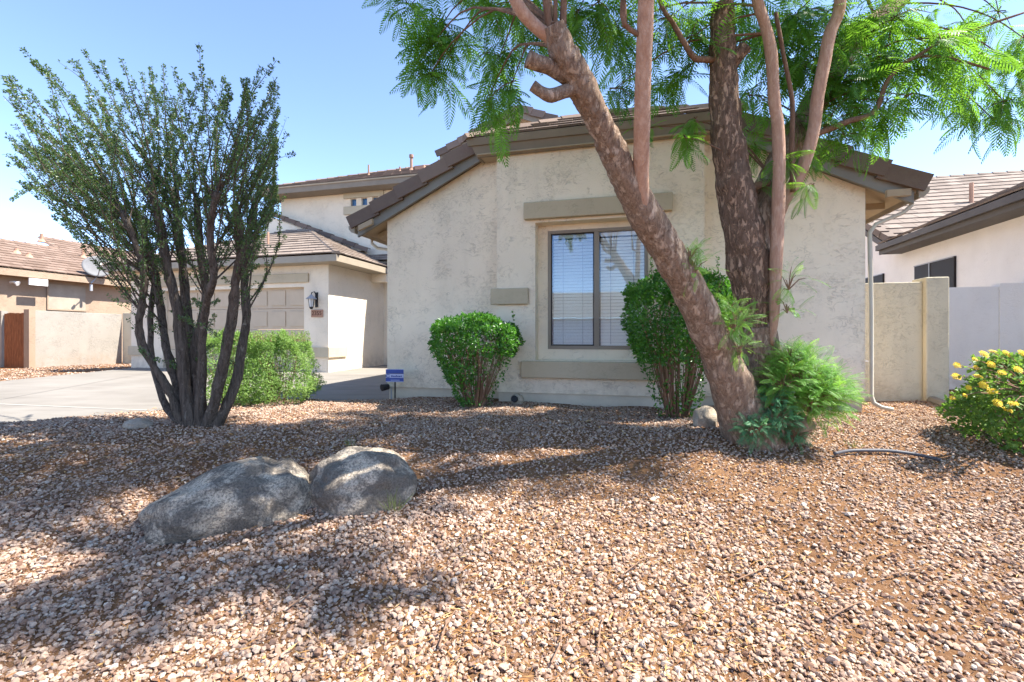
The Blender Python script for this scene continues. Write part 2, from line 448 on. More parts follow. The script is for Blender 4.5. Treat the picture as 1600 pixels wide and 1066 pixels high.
def rand_rot(n, flat=.5):
    a = rng.uniform(0, 2*np.pi, n); b = rng.normal(0, flat, n); c = rng.normal(0, flat, n)
    ca, sa, cb, sb, cc, s_ = np.cos(a), np.sin(a), np.cos(b), np.sin(b), np.cos(c), np.sin(c)
    R = np.zeros((n,3,3)); z = np.zeros(n); o = np.ones(n)
    Rz = np.stack([np.stack([ca,-sa,z],1), np.stack([sa,ca,z],1), np.stack([z,z,o],1)],1)
    Rx = np.stack([np.stack([o,z,z],1), np.stack([z,cb,-sb],1), np.stack([z,sb,cb],1)],1)
    Ry = np.stack([np.stack([cc,z,s_],1), np.stack([z,o,z],1), np.stack([-s_,z,cc],1)],1)
    return Rz @ Rx @ Ry
def vnoise(X, Y, sc, seed=0):
    r = np.random.default_rng(seed); out = np.zeros_like(X)
    for k in range(7):
        a = r.uniform(0, 2*np.pi); f = sc*r.uniform(.6,1.6); out += np.sin((X*np.cos(a)+Y*np.sin(a))*f + r.uniform(0,6.28))
    return out/7
def gravel_points(y0, y1, dens, side=.6, extra_mask=None):
    W = 1.2*y1 + side
    n = int((y1-y0)*2*W*dens)
    X = rng.uniform(-W, W, n); Y = rng.uniform(y0, y1, n)
    keep = (np.abs(X) < 1.2*Y + side)
    keep &= sdf_poly(X, Y, DRIVE) > .03
    keep &= sdf_poly(X, Y, house_poly) > .02
    # bare soil patches, mostly on the right of the mound
    bare = .7*vnoise(X, Y, 3.4, 3) + .5*vnoise(X, Y, 9, 4)
    thr = .85 - .36*np.clip((X+.2)/1.6, 0, 1)*np.clip((5.2-Y)/1.5, 0, 1)
    p = np.clip((thr-bare)/.32, .5, 1)
    keep &= rng.uniform(size=n) < p
    return X[keep], Y[keep]
def hull_stone(seed, npts):
    r = np.random.default_rng(seed); p = unit(r.normal(size=(npts,3)))*r.uniform(.8,1.05,(npts,1))*np.array([1, r.uniform(.62,.95), r.uniform(.5,.8)])
    bm = bmesh.new(); vs = [bm.verts.new(q) for q in p]
    bmesh.ops.convex_hull(bm, input=vs); bmesh.ops.triangulate(bm, faces=bm.faces[:])
    bmesh.ops.delete(bm, geom=[v for v in bm.verts if not v.link_faces], context='VERTS'); bm.verts.index_update()
    v = np.array([q.co[:] for q in bm.verts]); f = np.array([[q.index for q in fc.verts] for fc in bm.faces]); bm.free()
    return v, f
def unit(v): return v/np.maximum(np.linalg.norm(v,axis=-1,keepdims=True),1e-9)
def scatter_stones(X, Y, npts, smin, smax, lift=.25):
    n = len(X); nv = 14; idx = rng.integers(0, nv, n)
    sz = smin + (smax-smin)*rng.beta(1.5, 3.4, n)
    R = rand_rot(n, .5)
    Z = ground_z(X, Y) + sz*rng.uniform(-.35, 1.25, n)*lift*2
    tn = np.clip(rng.normal(.5,.21,n),0,1)
    Vl, Fl, Tl, off = [], [], [], 0
    for q in range(nv):
        m = np.where(idx == q)[0]; v, f = hull_stone(300+q+npts*17, npts); k = len(v)
        Vt = np.einsum('nij,kj->nki', R[m], v)*sz[m][:,None,None]; Vt[:,:,2] *= .88
        Vt += np.stack([X[m],Y[m],Z[m]],1)[:,None,:]
        Vl.append(Vt.reshape(-1,3)); Fl.append((f[None]+(np.arange(len(m))*k)[:,None,None]).reshape(-1,3)+off); Tl.append(np.repeat(tn[m],k)); off += len(m)*k
    return np.concatenate(Vl), np.concatenate(Fl), np.concatenate(Tl)
parts = []
X, Y = gravel_points(.9, 3.3, 3000); parts.append(scatter_stones(X, Y, 18, .0075, .029))
X, Y = gravel_points(3.3, 8.4, 2000); parts.append(scatter_stones(X, Y, 11, .009, .024))
X, Y = gravel_points(.9, 3.6, 3400); parts.append(scatter_stones(X, Y, 8, .004, .011, .5))
n = 9000; X = rng.uniform(-20,-11.2,n); Y = rng.uniform(8.5,18.5,n)
k = (sdf_poly(X,Y,DRIVE) > .03)&(X*U.x+(Y)*U.y > (-16*1 + O.x*U.x+O.y*U.y)+.05); parts.append(scatter_stones(X[k],Y[k],10,.02,.05))
off = 0; Vs, Fs_, Ts = [], [], []
for v_, f_, t_ in parts: Vs.append(v_); Fs_.append(f_+off); Ts.append(t_); off += len(v_)
gv = np_mesh('gravel', np.concatenate(Vs), np.concatenate(Fs_), np.concatenate(Ts), M['gravel'])
tag(gv, 'pinkish tan crushed granite gravel covering the front yard', 'gravel', kind='stuff')

# dry needles and leaf bits between the stones
def litter(n, y0, y1, l0, l1, wd):
    X, Y = [], []
    W = 1.2*y1+.5
    X = rng.uniform(-W, W, n); Y = rng.uniform(y0, y1, n)
    m_ = vnoise(X, Y, 1.9, 9) + .5*np.exp(-((X-.4)**2/3.0+(Y-3.2)**2/1.6))
    k = (np.abs(X) < 1.2*Y+.5) & (sdf_poly(X,Y,DRIVE) > -.4) & (sdf_poly(X,Y,house_poly) > .03) & (rng.uniform(size=n) < np.clip(.25+m_*1.4, .05, 1))
    X, Y = X[k], Y[k]; n = len(X)
    Z = np.maximum(ground_z(X,Y), np.where(sdf_poly(X,Y,DRIVE)<.03, drive_z(Y), -9)) + rng.uniform(.004,.035,n)
    a = rng.uniform(0, 2*np.pi, n); L = rng.uniform(l0, l1, n); w = wd*rng.uniform(.6,1.4,n)
    d = np.stack([np.cos(a), np.sin(a), rng.normal(0,.18,n)],1); p = np.stack([-np.sin(a), np.cos(a), rng.normal(0,.3,n)],1)
    c = np.stack([X,Y,Z],1)
    V = np.stack([c-d*L[:,None]/2, c+p*w[:,None]/2+rng.normal(0,.002,(n,3)), c+d*L[:,None]/2, c-p*w[:,None]/2],1)
    return V.reshape(-1,3), np.arange(n*4).reshape(-1,4), np.repeat(rng.uniform(0,1,n),4)
L1 = litter(42000, .9, 4.2, .02, .075, .0036); L2 = litter(18000, 4.2, 7.5, .03, .08, .006); L3 = litter(4200, .9, 7, .015, .03, .014)
Vs = [L1[0],L2[0],L3[0]]; Fs_ = [L1[1], L2[1]+len(L1[0]), L3[1]+len(L1[0])+len(L2[0])]
lt = np_mesh('leaf_litter', np.concatenate(Vs), np.concatenate(Fs_), np.concatenate([L1[2],L2[2],L3[2]]), M['litter'])
tag(lt, 'orange brown dry leaf litter scattered through the gravel', 'leaf litter', kind='stuff')

# ------------------------------------------------------------------ roofs
def tiled(mb, e0, e1, r0, r1, courses, tw=.34, th=.03, gap=.008):
    """flat concrete tiles: eave e0-e1 up to ridge r0-r1, each tile a slab lapping the one below"""
    e0, e1, r0, r1 = map(Vector, (e0, e1, r0, r1))
    nrm = (e1-e0).cross((r0+r1)/2-(e0+e1)/2).normalized()
    if nrm.z < 0: nrm = -nrm
    for c in range(courses):
        t0, t1 = c/courses, min(1, (c+1.12)/courses)
        a0, a1 = e0.lerp(r0, t0), e1.lerp(r1, t0); b0, b1 = e0.lerp(r0, t1), e1.lerp(r1, t1)
        Lw = (a1-a0).length
        if Lw < .05: continue
        n = max(1, int(round(Lw/tw))); ofs = (c % 2)*.5
        ks = [0] + [min(max((k+ofs)/n,0),1) for k in range(n+1)] + [1]
        ks = sorted(set(round(x,4) for x in ks))
        for k in range(len(ks)-1):
            u0, u1 = ks[k]+gap/2/Lw, ks[k+1]-gap/2/Lw
            if (u1-u0)*Lw < .03: continue
            j = random.uniform(-.004,.004)
            A, B, C_, D = a0.lerp(a1,u0), a0.lerp(a1,u1), b0.lerp(b1,u1), b0.lerp(b1,u0)
            lo = nrm*(.034+j); hi = nrm*(.006)
            mb.hexa([A+lo, B+lo, C_+hi, D+hi, A+lo+nrm*th, B+lo+nrm*th, C_+hi+nrm*th, D+hi+nrm*th], random.random())
def slab(mb, pts, th=.06):
    pts = [Vector(p) for p in pts]
    n = (pts[1]-pts[0]).cross(pts[2]-pts[0]).normalized()
    if n.z < 0: n = -n
    mb.prism([p - n*.012 for p in pts], -n*th)
def caps(mb, p, q, step=.38, w=.13, h=.07):
    """ridge or hip cap tiles"""
    p, q = Vector(p), Vector(q); d = (q-p); L = d.length; d.normalize()
    side = d.cross(Vector((0,0,1))).normalized(); up = side.cross(d).normalized()
    n = max(1, int(L/step))
    for k in range(n):
        a = p + d*(L*k/n); b = p + d*(L*(k+1.1)/n)
        o1 = up*.045; o2 = up*.02
        mb.prism([a+o1-side*w-up*h*.6, a+o1+side*w-up*h*.6, a+o1+side*w*.55+up*h*.45, a+o1-side*w*.55+up*h*.45], (b+o2)-(a+o1), random.random())
def rake_tiles(mb, p, q, outv, n, hgt=.2, th=.045):
    """stepped trim tiles down a gable edge, p low end, q high end, outv away from the wall"""
    p, q = Vector(p), Vector(q); d = q-p; L = d.length; d.normalize(); outv = Vector(outv).normalized()
    up = d.cross(outv).normalized()
    if up.z < 0: up = -up
    for k in range(n):
        a = p + d*(L*k/n); b = p + d*(L*(k+1.14)/n)
        if k == n-1: b = p + d*L
        lo = up*.035 + outv*.022; hi = up*-.002 + outv*.0
        t = random.random()
        # vertical leg
        mb.hexa([a+lo, a+lo+outv*th, b+hi+outv*th, b+hi, a+lo+up*hgt, a+lo+up*hgt+outv*th, b+hi+up*hgt, b+hi+up*hgt] if False else
                [a+lo, a+lo+outv*th, b+hi+outv*th, b+hi, a+lo+up*hgt, a+lo+up*hgt+outv*th, b+hi+up*hgt+outv*th, b+hi+up*hgt], t)
        # top leg lying over the field tiles
        mb.hexa([a+lo-outv*.16+up*(hgt-.028), a+lo-outv*.002+up*(hgt-.028), b+hi-outv*.002+up*(hgt-.028), b+hi-outv*.16+up*(hgt-.028),
                 a+lo-outv*.16+up*hgt, a+lo-outv*.002+up*hgt, b+hi-outv*.002+up*hgt, b+hi-outv*.16+up*hgt], t)

# ------------------------------------------------------------------ main house
house = empty('stucco_house', H(3.25,0,0), 'cream stucco house with brown tile roof, big front window and set back garage', 'house')
SL = .44
def wt(s):  # underside of the roof over the front wall
    return min(2.60 + SL*min(s, 6.5-s), 3.40)
fw = MB()
fw.prism([H(0,0,.14),H(2.56,0,.14),H(2.56,0,3.52),H(1.56,0,3.52),H(0,0,2.74)], I*.2)
fw.prism([H(3.94,0,.14),H(6.5,0,.14),H(6.5,0,2.74),H(4.94,0,3.52),H(3.94,0,3.52)], I*.2)
fw.hbox(2.56,3.94,0,.2,.14,.75); fw.hbox(2.56,3.94,0,.2,2.44,3.52)
fw.hbox(0,.2,.2,8,.14,2.72); fw.hbox(6.3,6.5,.2,8,.14,2.72)
fw.build('front_wall', M['stucco'], house)
po = MB()
IO = -.22
po.hbox(1.86,2.42,IO,-.001,.14,3.50); po.hbox(4.08,4.63,IO,-.001,.14,3.50)
po.hbox(2.42,4.08,IO,-.001,.14,.60); po.hbox(2.42,4.08,IO,-.001,2.52,3.50)
po.build('bay_wall', M['stucco'], house)
fd = MB()
fd.hbox(.02,6.48,.03,.25,-.2,.137); fd.hbox(1.88,4.61,IO+.03,.028,-.2,.137)
fd.hbox(6.28,6.47,.25,8,-.2,.137); fd.hbox(.03,.22,.25,8,-.2,.137)
fd.build('foundation', M['found'], house)
for nm, (s0,s1,z0,z1,i0) in (('lintel',(2.27,4.24,2.555,2.79,-.31)),('window_sill',(2.24,4.26,.36,.59,-.33)),('accent_block',(1.78,2.33,1.38,1.61,-.28)),('accent_block',(4.17,4.72,1.38,1.61,-.28))):
    b = MB(); b.hbox(s0,s1,i0,IO-.001,z0,z1); b.build(nm, M['trim'], house, bevel=.012)

# window
wf = MB(); s0,s1,z0,z1 = 2.56,3.94,.75,2.44
for a_,b_,c_,d_ in ((s0,s0+.045,z0,z1),(s1-.045,s1,z0,z1),(s0+.045,s1-.045,z0,z0+.05),(s0+.045,s1-.045,z1-.045,z1),(3.215,3.285,z0+.05,z1-.045)):
    wf.hbox(a_,b_,-.012,.055,c_,d_)
win = wf.build('window_frame', M['frame'], house, bevel=.004)
wf = MB()
for a_,b_,c_,d_ in ((s0+.045,s0+.058,z0+.05,z1-.045),(3.202,3.215,z0+.05,z1-.045),(s0+.058,3.202,z0+.05,z0+.066),(s0+.058,3.202,z1-.061,z1-.045)):
    wf.hbox(a_,b_,.004,.035,c_,d_)
wf.build('sash', M['screen'], win)
b = MB(); b.hbox(s0+.059,3.201,.016,.021,z0+.067,z1-.062); b.build('glass_pane', M['glass_dim'], win)
b = MB(); b.hbox(3.286,s1-.046,.030,.035,z0+.051,z1-.046); b.build('glass_pane', M['glass'], win)
for lo, hi in ((s0+.07,3.19),(3.30,s1-.05)):
    b = MB(); z = z1-.10
    b.hbox(lo,hi,.064,.11,z1-.10,z1-.05)
    while z > z0+.09:
        z -= .046
        c = [H(lo,.066,z-.020),H(hi,.066,z-.020),H(hi,.088,z+.0215),H(lo,.088,z+.0215)]
        b.prism(c, (0,0,.003))
    b.hbox(lo,hi,.066,.10,z-.06,z-.035)
    bl = b.build('blind', M['blind'], house)
    b = MB()
    for sx in (lo+.14, hi-.14):
        b.tube([H(sx,.060,z1-.1),H(sx,.060,z0+.07)], [.004,.004], 5)
    b.build('ladder_cord', M['metal'], bl)
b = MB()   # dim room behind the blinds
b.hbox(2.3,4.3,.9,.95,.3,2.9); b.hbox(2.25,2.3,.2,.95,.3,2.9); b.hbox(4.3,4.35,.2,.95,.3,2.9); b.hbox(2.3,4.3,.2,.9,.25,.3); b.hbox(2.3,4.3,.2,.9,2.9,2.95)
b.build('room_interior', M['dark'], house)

# front roof
ZE = 2.665; SE = -.50; SR = 3.25
SLF = .5
def zl(s): return ZE + SLF*(min(s, 6.5-s)-SE)
JE = 1.50; JI = -.36; JZ = 3.715      # clipped gable eave
JTOP = (zl(SR)-JZ)/.56
rf = MB()
L_ = lambda s,i: H(s,i,zl(s)); Rm = lambda s,i: H(6.5-s,i,zl(s))
J0 = -.14
for fn in (L_, Rm):
    tiled(rf, fn(SE,J0), fn(SE,8), fn(JE,J0), fn(JE,8), 6)
    tiled(rf, fn(JE,J0), fn(JE,8), fn(SR,JI+JTOP), fn(SR,8), 5)
tiled(rf, H(JE-.06,JI,JZ), H(6.5-JE+.06,JI,JZ), H(SR-.01,JI+JTOP,JZ+.56*JTOP), H(SR+.01,JI+JTOP,JZ+.56*JTOP), 5)
caps(rf, H(SR,JI+JTOP-.1,zl(SR)), H(SR,8,zl(SR)))
caps(rf, H(JE-.06,JI-.02,JZ), H(SR,JI+JTOP,zl(SR)), w=.1); caps(rf, H(6.5-JE+.06,JI-.02,JZ), H(SR,JI+JTOP,zl(SR)), w=.1)
roof = rf.build('front_roof', M['tile'], house)
sb = MB()
slab(sb, [L_(SE,J0+.02),L_(SE,8),L_(SR-.01,8),L_(SR-.01,JI+JTOP),L_(JE,J0+.02)]); slab(sb, [Rm(SE,J0+.02),Rm(SE,8),Rm(SR-.01,8),Rm(SR-.01,JI+JTOP),Rm(JE,J0+.02)])
slab(sb, [H(JE,JI+.03,JZ),H(6.5-JE,JI+.03,JZ),H(SR,JI+JTOP,zl(SR)-.01)])
sb.hbox(JE+.1,6.4-JE,JI+.03,-.02,3.503,3.52)
for s in (-.36,6.62):   # exposed rafter tails under both eaves
    for i in (-.25,.35,.95,1.55,2.15):
        sb.prism([H(s,i,2.56),H(s+.24,i,2.56+(.09 if s<0 else 0)),H(s+.24,i,2.64+(.09 if s<0 else 0)),H(s,i,2.64)], I*.05)
sb.build('soffit', M['soffit'], roof)
rt = MB()
NV = -I
rake_tiles(rt, H(SE,J0,ZE-.08), H(JE+.02,J0,zl(JE+.02)-.08), NV, 5)
rt.build('rake_trim', M['tile'], roof)
rt = MB(); rake_tiles(rt, H(6.5-SE,J0,ZE-.08), H(6.5-JE-.02,J0,zl(JE+.02)-.08), NV, 5)
rt.build('rake_trim', M['tile'], roof)
def barge(mb, s0, s1, i0, th, zo, hgt, mir):
    f = (lambda s,z: H(6.5-s,i0,z)) if mir else (lambda s,z: H(s,i0,z))
    mb.prism([f(s0,zl(s0)+zo-hgt), f(s1,zl(s1)+zo-hgt), f(s1,zl(s1)+zo), f(s0,zl(s0)+zo)], I*th)
bp_ = paint('blue_grey_barge_paint', (.22,.21,.185), .65, .1)
for mir in (0,1):
    fb = MB()
    barge(fb, SE+.06, JE+.12, J0+.005, .045, -.055, .15, mir)
    fb.build('barge_board', bp_, house)
ef = MB()
ef.prism([H(JE-.02,JI+.01,3.73),H(6.5-JE+.02,JI+.01,3.73),H(6.5-JE-.08,JI+.07,3.49),H(JE+.08,JI+.07,3.49)], I*.05)
ef.prism([H(JE-.05,JI-.025,3.73),H(6.5-JE+.05,JI-.025,3.73),H(6.5-JE+.03,JI+.005,3.635),H(JE-.03,JI+.005,3.635)], I*.03)
for mir in (0,1):
    g = (lambda s,i,z: H(6.5-s,i,z)) if mir else H
    ef.prism([g(JE-.02,JI+.06,3.73),g(JE-.02,-.03,3.73),g(JE+.08,-.03,3.49),g(JE+.08,JI+.12,3.49)], (U*.04) if not mir else (-U*.04))
ef.build('eave_fascia', M['fascia'], house)
for mir in (0,1):
    g = (lambda s,i,z: H(6.5-s,i,z)) if mir else H
    gt = MB()
    prof = [(SE+.03,2.66),(SE-.08,2.66),(SE-.075,2.61),(SE-.03,2.56),(SE+.03,2.54)]
    gt.prism([g(s,-.17,z) for s,z in prof], I*8.4)
    gt.build('gutter', M['gutter'], house)
for mir in (0,1):
    g = (lambda s,i,z: H(6.5-s,i,z)) if mir else H
    dn = MB()
    i0 = .12 if mir else .38
    pts = [g(-.50,i0,2.56),g(-.50,i0,2.49),g(-.40,i0,2.41),g(-.14,i0,2.36),g(-.055,i0,2.24),g(-.055,i0,1.2),g(-.055,i0,.20)]
    if mir: pts = [H(6.99,.02,2.57),H(6.985,.02,2.50),H(6.9,.02,2.42),H(6.62,.02,2.30),H(6.555,.02,2.2),H(6.555,-.02,1.2),H(6.555,-.02,.20),H(6.575,-.04,.12),H(6.64,-.08,.075),H(6.74,-.13,.06)]
    else: pts = pts[:-1] + [g(-.055,i0,.1)]
    dn.tube(pts, [.025]*len(pts), 8)
    dn.build('downspout', M['cream_metal'], house, smooth=True)

# garage wing
GS, GL, GI = -4.13, -11.0, 4.25
gw = MB()
gw.hbox(GL,-9.76,GI,GI+.2,-.06,2.86); gw.hbox(-4.89,GS,GI,GI+.2,-.06,2.86); gw.hbox(-9.76,-4.89,GI,GI+.2,2.28,2.86)
gw.hbox(GS-.2,GS,GI+.2,9,-.06,2.86); gw.hbox(GL,GL+.2,GI+.2,9,-.06,2.86)
gw.hbox(GS,0,7.1,7.3,-.05,3.30)
gw.build('garage_wall', M['stucco_plain'], house)
b = MB(); b.hbox(-9.9,-4.73,GI-.06,GI-.001,2.40,2.64); b.build('garage_lintel', M['trim'], house, bevel=.01)
for a_, b_ in ((-4.98,GS+.05),(GL-.05,GL+.62)):
    b = MB()
    if a_ < -6: b.hbox(a_,b_,GI-.06,GI-.001,.38,.65); 
    else:
        b.hbox(a_,b_,GI-.06,GI-.001,.38,.65); b.hbox(GS+.001,b_,GI,GI+.78,.38,.65)
    b.build('column_band', M['trim'], house)
gd = MB()
rows = 4; z0, z1, w0, w1 = -.02, 2.29, -9.76, -4.89
for r in range(rows):
    za, zb = z0+(z1-z0)*r/rows, z0+(z1-z0)*(r+1)/rows
    gd.hbox(w0,w1,GI+.13,GI+.17,za+.006,zb-.006)
    for c in range(8):
        sa = w0+(w1-w0)*c/8
        gd.hbox(sa+.08,sa+(w1-w0)/8-.08,GI+.105,GI+.13,za+.08,zb-.08)
gd.build('garage_door', M['door'], house, bevel=.006)
gr = MB(); ge = 3.8; gz0 = 3.04; kk = 3.5; es, el = -3.57, -11.5
ridz = gz0+SL*kk
tiled(gr, H(el,ge,gz0), H(es,ge,gz0), H(el+kk,ge+kk,ridz), H(es-kk,ge+kk,ridz), 11)
tiled(gr, H(es,ge,gz0), H(es,ge+2*kk,gz0), H(es-kk,ge+kk,ridz), H(es-kk,ge+kk+.01,ridz), 11)
tiled(gr, H(el,ge+2*kk,gz0), H(el,ge,gz0), H(el+kk,ge+kk,ridz), H(el+kk,ge+kk+.01,ridz), 11)
tiled(gr, H(-6.2,6.9,3.36), H(.0,6.9,3.36), H(-6.2,7.62,3.68), H(.0,7.62,3.68), 3); 
tiled(gr, H(-5.0,6.95,3.36), H(.0,6.95,3.36), H(-5.0,8.9,4.2), H(.0,8.9,4.2), 5) if False else None
caps(gr, H(es,ge,gz0), H(es-kk,ge+kk,ridz), w=.11); caps(gr, H(el+kk,ge+kk,ridz), H(es-kk,ge+kk,ridz), w=.11); caps(gr, H(el,ge,gz0), H(el+kk,ge+kk,ridz), w=.11)
groof = gr.build('garage_roof', M['tile_tan'], house)
b = MB(); slab(b, [H(el+.03,ge+.03,gz0),H(es-.03,ge+.03,gz0),H(es-kk,ge+kk,ridz-.01),H(el+kk,ge+kk,ridz-.01)]); slab(b, [H(es-.03,ge+.05,gz0),H(es-.03,ge+2*kk,gz0),H(es-kk-.02,ge+kk,ridz-.01)]); slab(b, [H(el+.03,ge+2*kk,gz0),H(el+.03,ge+.05,gz0),H(el+kk+.02,ge+kk,ridz-.01)])
slab(b, [H(-6.2,6.95,3.36),H(0,6.95,3.36),H(0,7.6,3.66),H(-6.2,7.6,3.66)])
b.build('roof_deck', M['soffit'], groof)
b = MB()
b.hbox(el,es,ge,ge+.04,2.86,3.03); b.hbox(es-.04,es,ge+.041,10,2.86,3.03); b.hbox(el,el+.04,ge+.041,10,2.86,3.03)
b.hbox(el+.04,es-.04,ge+.04,GI+.1,2.862,2.88); b.hbox(GS-.1,es-.04,GI+.1,9,2.862,2.88); b.hbox(-3.5,0,6.95,6.99,3.18,3.34)
b.build('garage_fascia', M['gutter'], house)
b = MB(); b.hbox(GS+.001,-3.62,6.35,6.6,2.62,2.86); b.build('beam_end', M['stucco_plain'], house)

# upper storey
up = MB()
up.hbox(-8.5,-5.75,7.6,7.8,3.4,5.95); up.hbox(-4.58,5.5,7.6,7.8,3.4,5.95); up.hbox(-5.75,-4.58,7.6,7.8,3.4,5.40); up.hbox(-5.75,-4.58,7.6,7.8,5.655,5.95)
up.hbox(-8.5,-8.3,7.8,15,3.4,5.95); up.hbox(5.3,5.5,7.8,15,3.4,5.95)
for a_, b_ in ((-5.46,-5.26),(-5.04,-4.85)): up.hbox(a_,b_,7.6,7.8,5.40,5.655)
up.hbox(-5.75,-5.68,7.6,7.8,5.40,5.655); up.hbox(-4.63,-4.58,7.6,7.8,5.40,5.655)
up.prism([H(-1.85,7.2,4.0),H(2.71,7.2,4.0),H(2.71,7.2,6.55),H(.43,7.2,7.52),H(-1.85,7.2,6.55)], I*.39)
up.prism([H(-8.9,7.3,4.0),H(-5.0,7.3,3.8),H(-8.9,7.3,5.25)], I*.29)
up.build('upper_wall', M['stucco_plain'], house)
for a_, b_ in ((-5.68,-5.46),(-5.26,-5.04),(-4.85,-4.63)):
    b = MB(); b.hbox(a_,b_,7.70,7.72,5.40,5.655); b.build('clerestory_pane', M['painted_sky_glass'], house)
for a_, b_, c_, d_ in ((-5.92,-4.40,5.665,5.86),(-5.92,-4.62,5.12,5.39)):
    b = MB(); b.hbox(a_,b_,7.54,7.599,c_,d_); b.build('clerestory_band', M['trim'], house)
ur = MB(); ui, us, uz, uk = 7.0, -8.85, 6.06, 6.0
tiled(ur, H(us,ui,uz), H(6.0,ui,uz), H(us+uk,ui+uk,uz+SL*uk), H(6.0-uk,ui+uk,uz+SL*uk), 18)
tiled(ur, H(us,ui+2*uk,uz), H(us,ui,uz), H(us+uk,ui+uk,uz+SL*uk), H(us+uk,ui+uk+.01,uz+SL*uk), 18)
caps(ur, H(us,ui,uz), H(us+uk,ui+uk,uz+SL*uk)); caps(ur, H(us+uk,ui+uk,uz+SL*uk), H(6-uk,ui+uk,uz+SL*uk))
pk = H(.43,6.85,7.74)
def zg(s): return 7.66 - SL*abs(s-.43)
for sg in (-1,1):
    tiled(ur, H(.43+sg*2.55,6.85,zg(.43+2.55)), H(.43+sg*2.55,11,zg(.43+2.55)), H(.43,6.85,zg(.43)), H(.43,11,zg(.43)), 8)
caps(ur, H(.43,6.8,7.66), H(.43,11,7.66))
uroof = ur.build('upper_roof', M['tile'], house)
for sg in (-1,1):
    b = MB(); rake_tiles(b, H(.43+sg*2.55,6.85,zg(.43+2.55)-.1), H(.43,6.85,zg(.43)-.1), NV, 7, .2); b.build('rake_trim', M['tile'], uroof)
b = MB(); rake_tiles(b, H(-4.85,7.28,3.72), H(-9.0,7.28,3.72+.385*4.15), NV, 9, .14)
b.build('rake_trim', M['tile'], uroof)
b = MB(); slab(b, [H(us+.03,ui+.03,uz),H(5.97,ui+.03,uz),H(6-uk,ui+uk,uz+SL*uk-.01),H(us+uk,ui+uk,uz+SL*uk-.01)])
for sg in (-1,1): slab(b, [H(.43+sg*2.5,6.9,zg(2.93)),H(.43+sg*2.5,11,zg(2.93)),H(.43,11,zg(.43)-.01),H(.43,6.9,zg(.43)-.01)])
b.build('roof_deck', M['soffit'], uroof)
b = MB()
b.hbox(us,6.0,ui,ui+.04,5.84,6.05); b.hbox(us,us+.04,ui+.041,ui+2*uk,5.84,6.05); b.hbox(us+.04,6,ui+.04,7.65,5.845,5.865)
for sg in (-1,1):
    s0 = .43+sg*2.5
    b.prism([H(s0,6.86,zg(s0)-.25),H(.43,6.86,zg(.43)-.25),H(.43,6.86,zg(.43)-.05),H(s0,6.86,zg(s0)-.05)], I*.04)
b.build('upper_fascia', M['fascia'], house)
b = MB(); b.hbox(us-.02,6.0,ui-.03,ui-.001,6.02,6.07); b.build('drip_edge', M['soffit'], uroof)
for s, i, h_, r_ in ((-5.35,8.2,.42,.03),(-4.05,8.9,.5,.05),(-4.4,8.7,.22,.03),(-3.3,9.6,.3,.03),(-2.95,10.2,.5,.05)):
    z = uz+SL*(i-ui)
    b = MB(); b.tube([H(s,i,z-.05),H(s,i,z+h_)], [r_,r_], 10); b.tube([H(s,i,z-.02),H(s,i,z+.1)], [r_*2.6,r_*1.1], 10); 
    if r_ > .04: b.tube([H(s,i,z+h_),H(s,i,z+h_+.1)], [r_*1.6,r_*1.6], 10)
    b.build('vent_pipe', paint('rusty_vent_paint', (.33,.20,.13), .7), uroof)
b = MB(); s, i = -3.75, 9.0; z = uz+SL*(i-ui); b.hbox(s-.15,s+.2,i-.12,i+.15,z-.02,z+.14); b.build('roof_vent', M['clay'], uroof)
for s, i in ((-6.9,5.2),):
    b = MB(); b.tube([H(s,i,gz0+SL*(i-ge)),H(s,i,gz0+SL*(i-ge)+.42)], [.03,.03], 8); b.build('vent_pipe', M['clay'], groof)

# wall lantern on the garage pier
lc = H(-4.55,GI-.12,1.88)
lan = empty('wall_lantern', H(-4.5,GI,1.9), 'dark metal carriage lantern on the garage pier above the clay plaque', 'lantern')
b = MB()
b.hbox(-4.53,-4.45,GI-.02,GI,1.72,2.12); 
b.tube([H(-4.49,GI-.02,2.02),H(-4.49,GI-.1,2.13),H(-4.52,GI-.17,2.10),H(-4.53,GI-.17,2.02)], [.014]*4, 6)
b.build('bracket', M['black'], lan)
b = MB(); b.tube([H(-4.53,GI-.17,1.93),H(-4.53,GI-.17,2.0),H(-4.53,GI-.17,2.05)], [.15,.07,.02], 8); b.build('lamp_cap', M['metal'], lan)
b = MB(); b.tube([H(-4.53,GI-.17,1.72),H(-4.53,GI-.17,1.93)], [.05,.075], 6); b.build('lamp_glass', M['white_paint'], lan)
b = MB(); b.tube([H(-4.53,GI-.17,1.66),H(-4.53,GI-.17,1.72)], [.03,.06], 6)
for k in range(6):
    a = k*math.pi/3; dx, di = math.cos(a), math.sin(a)
    b.tube([H(-4.53+.052*dx,GI-.17+.052*di,1.72),H(-4.53+.078*dx,GI-.17+.078*di,1.93)], [.007,.007], 4)
b.build('lamp_cage', M['black'], lan)
plq = empty('address_plaque', H(-4.47,GI,1.55), 'small terracotta address plaque with dark numerals under the wall lantern', 'plaque')
b = MB(); b.hbox(-4.65,-4.29,GI-.03,GI-.001,1.455,1.655); b.build('plate', M['clay'], plq, bevel=.01)
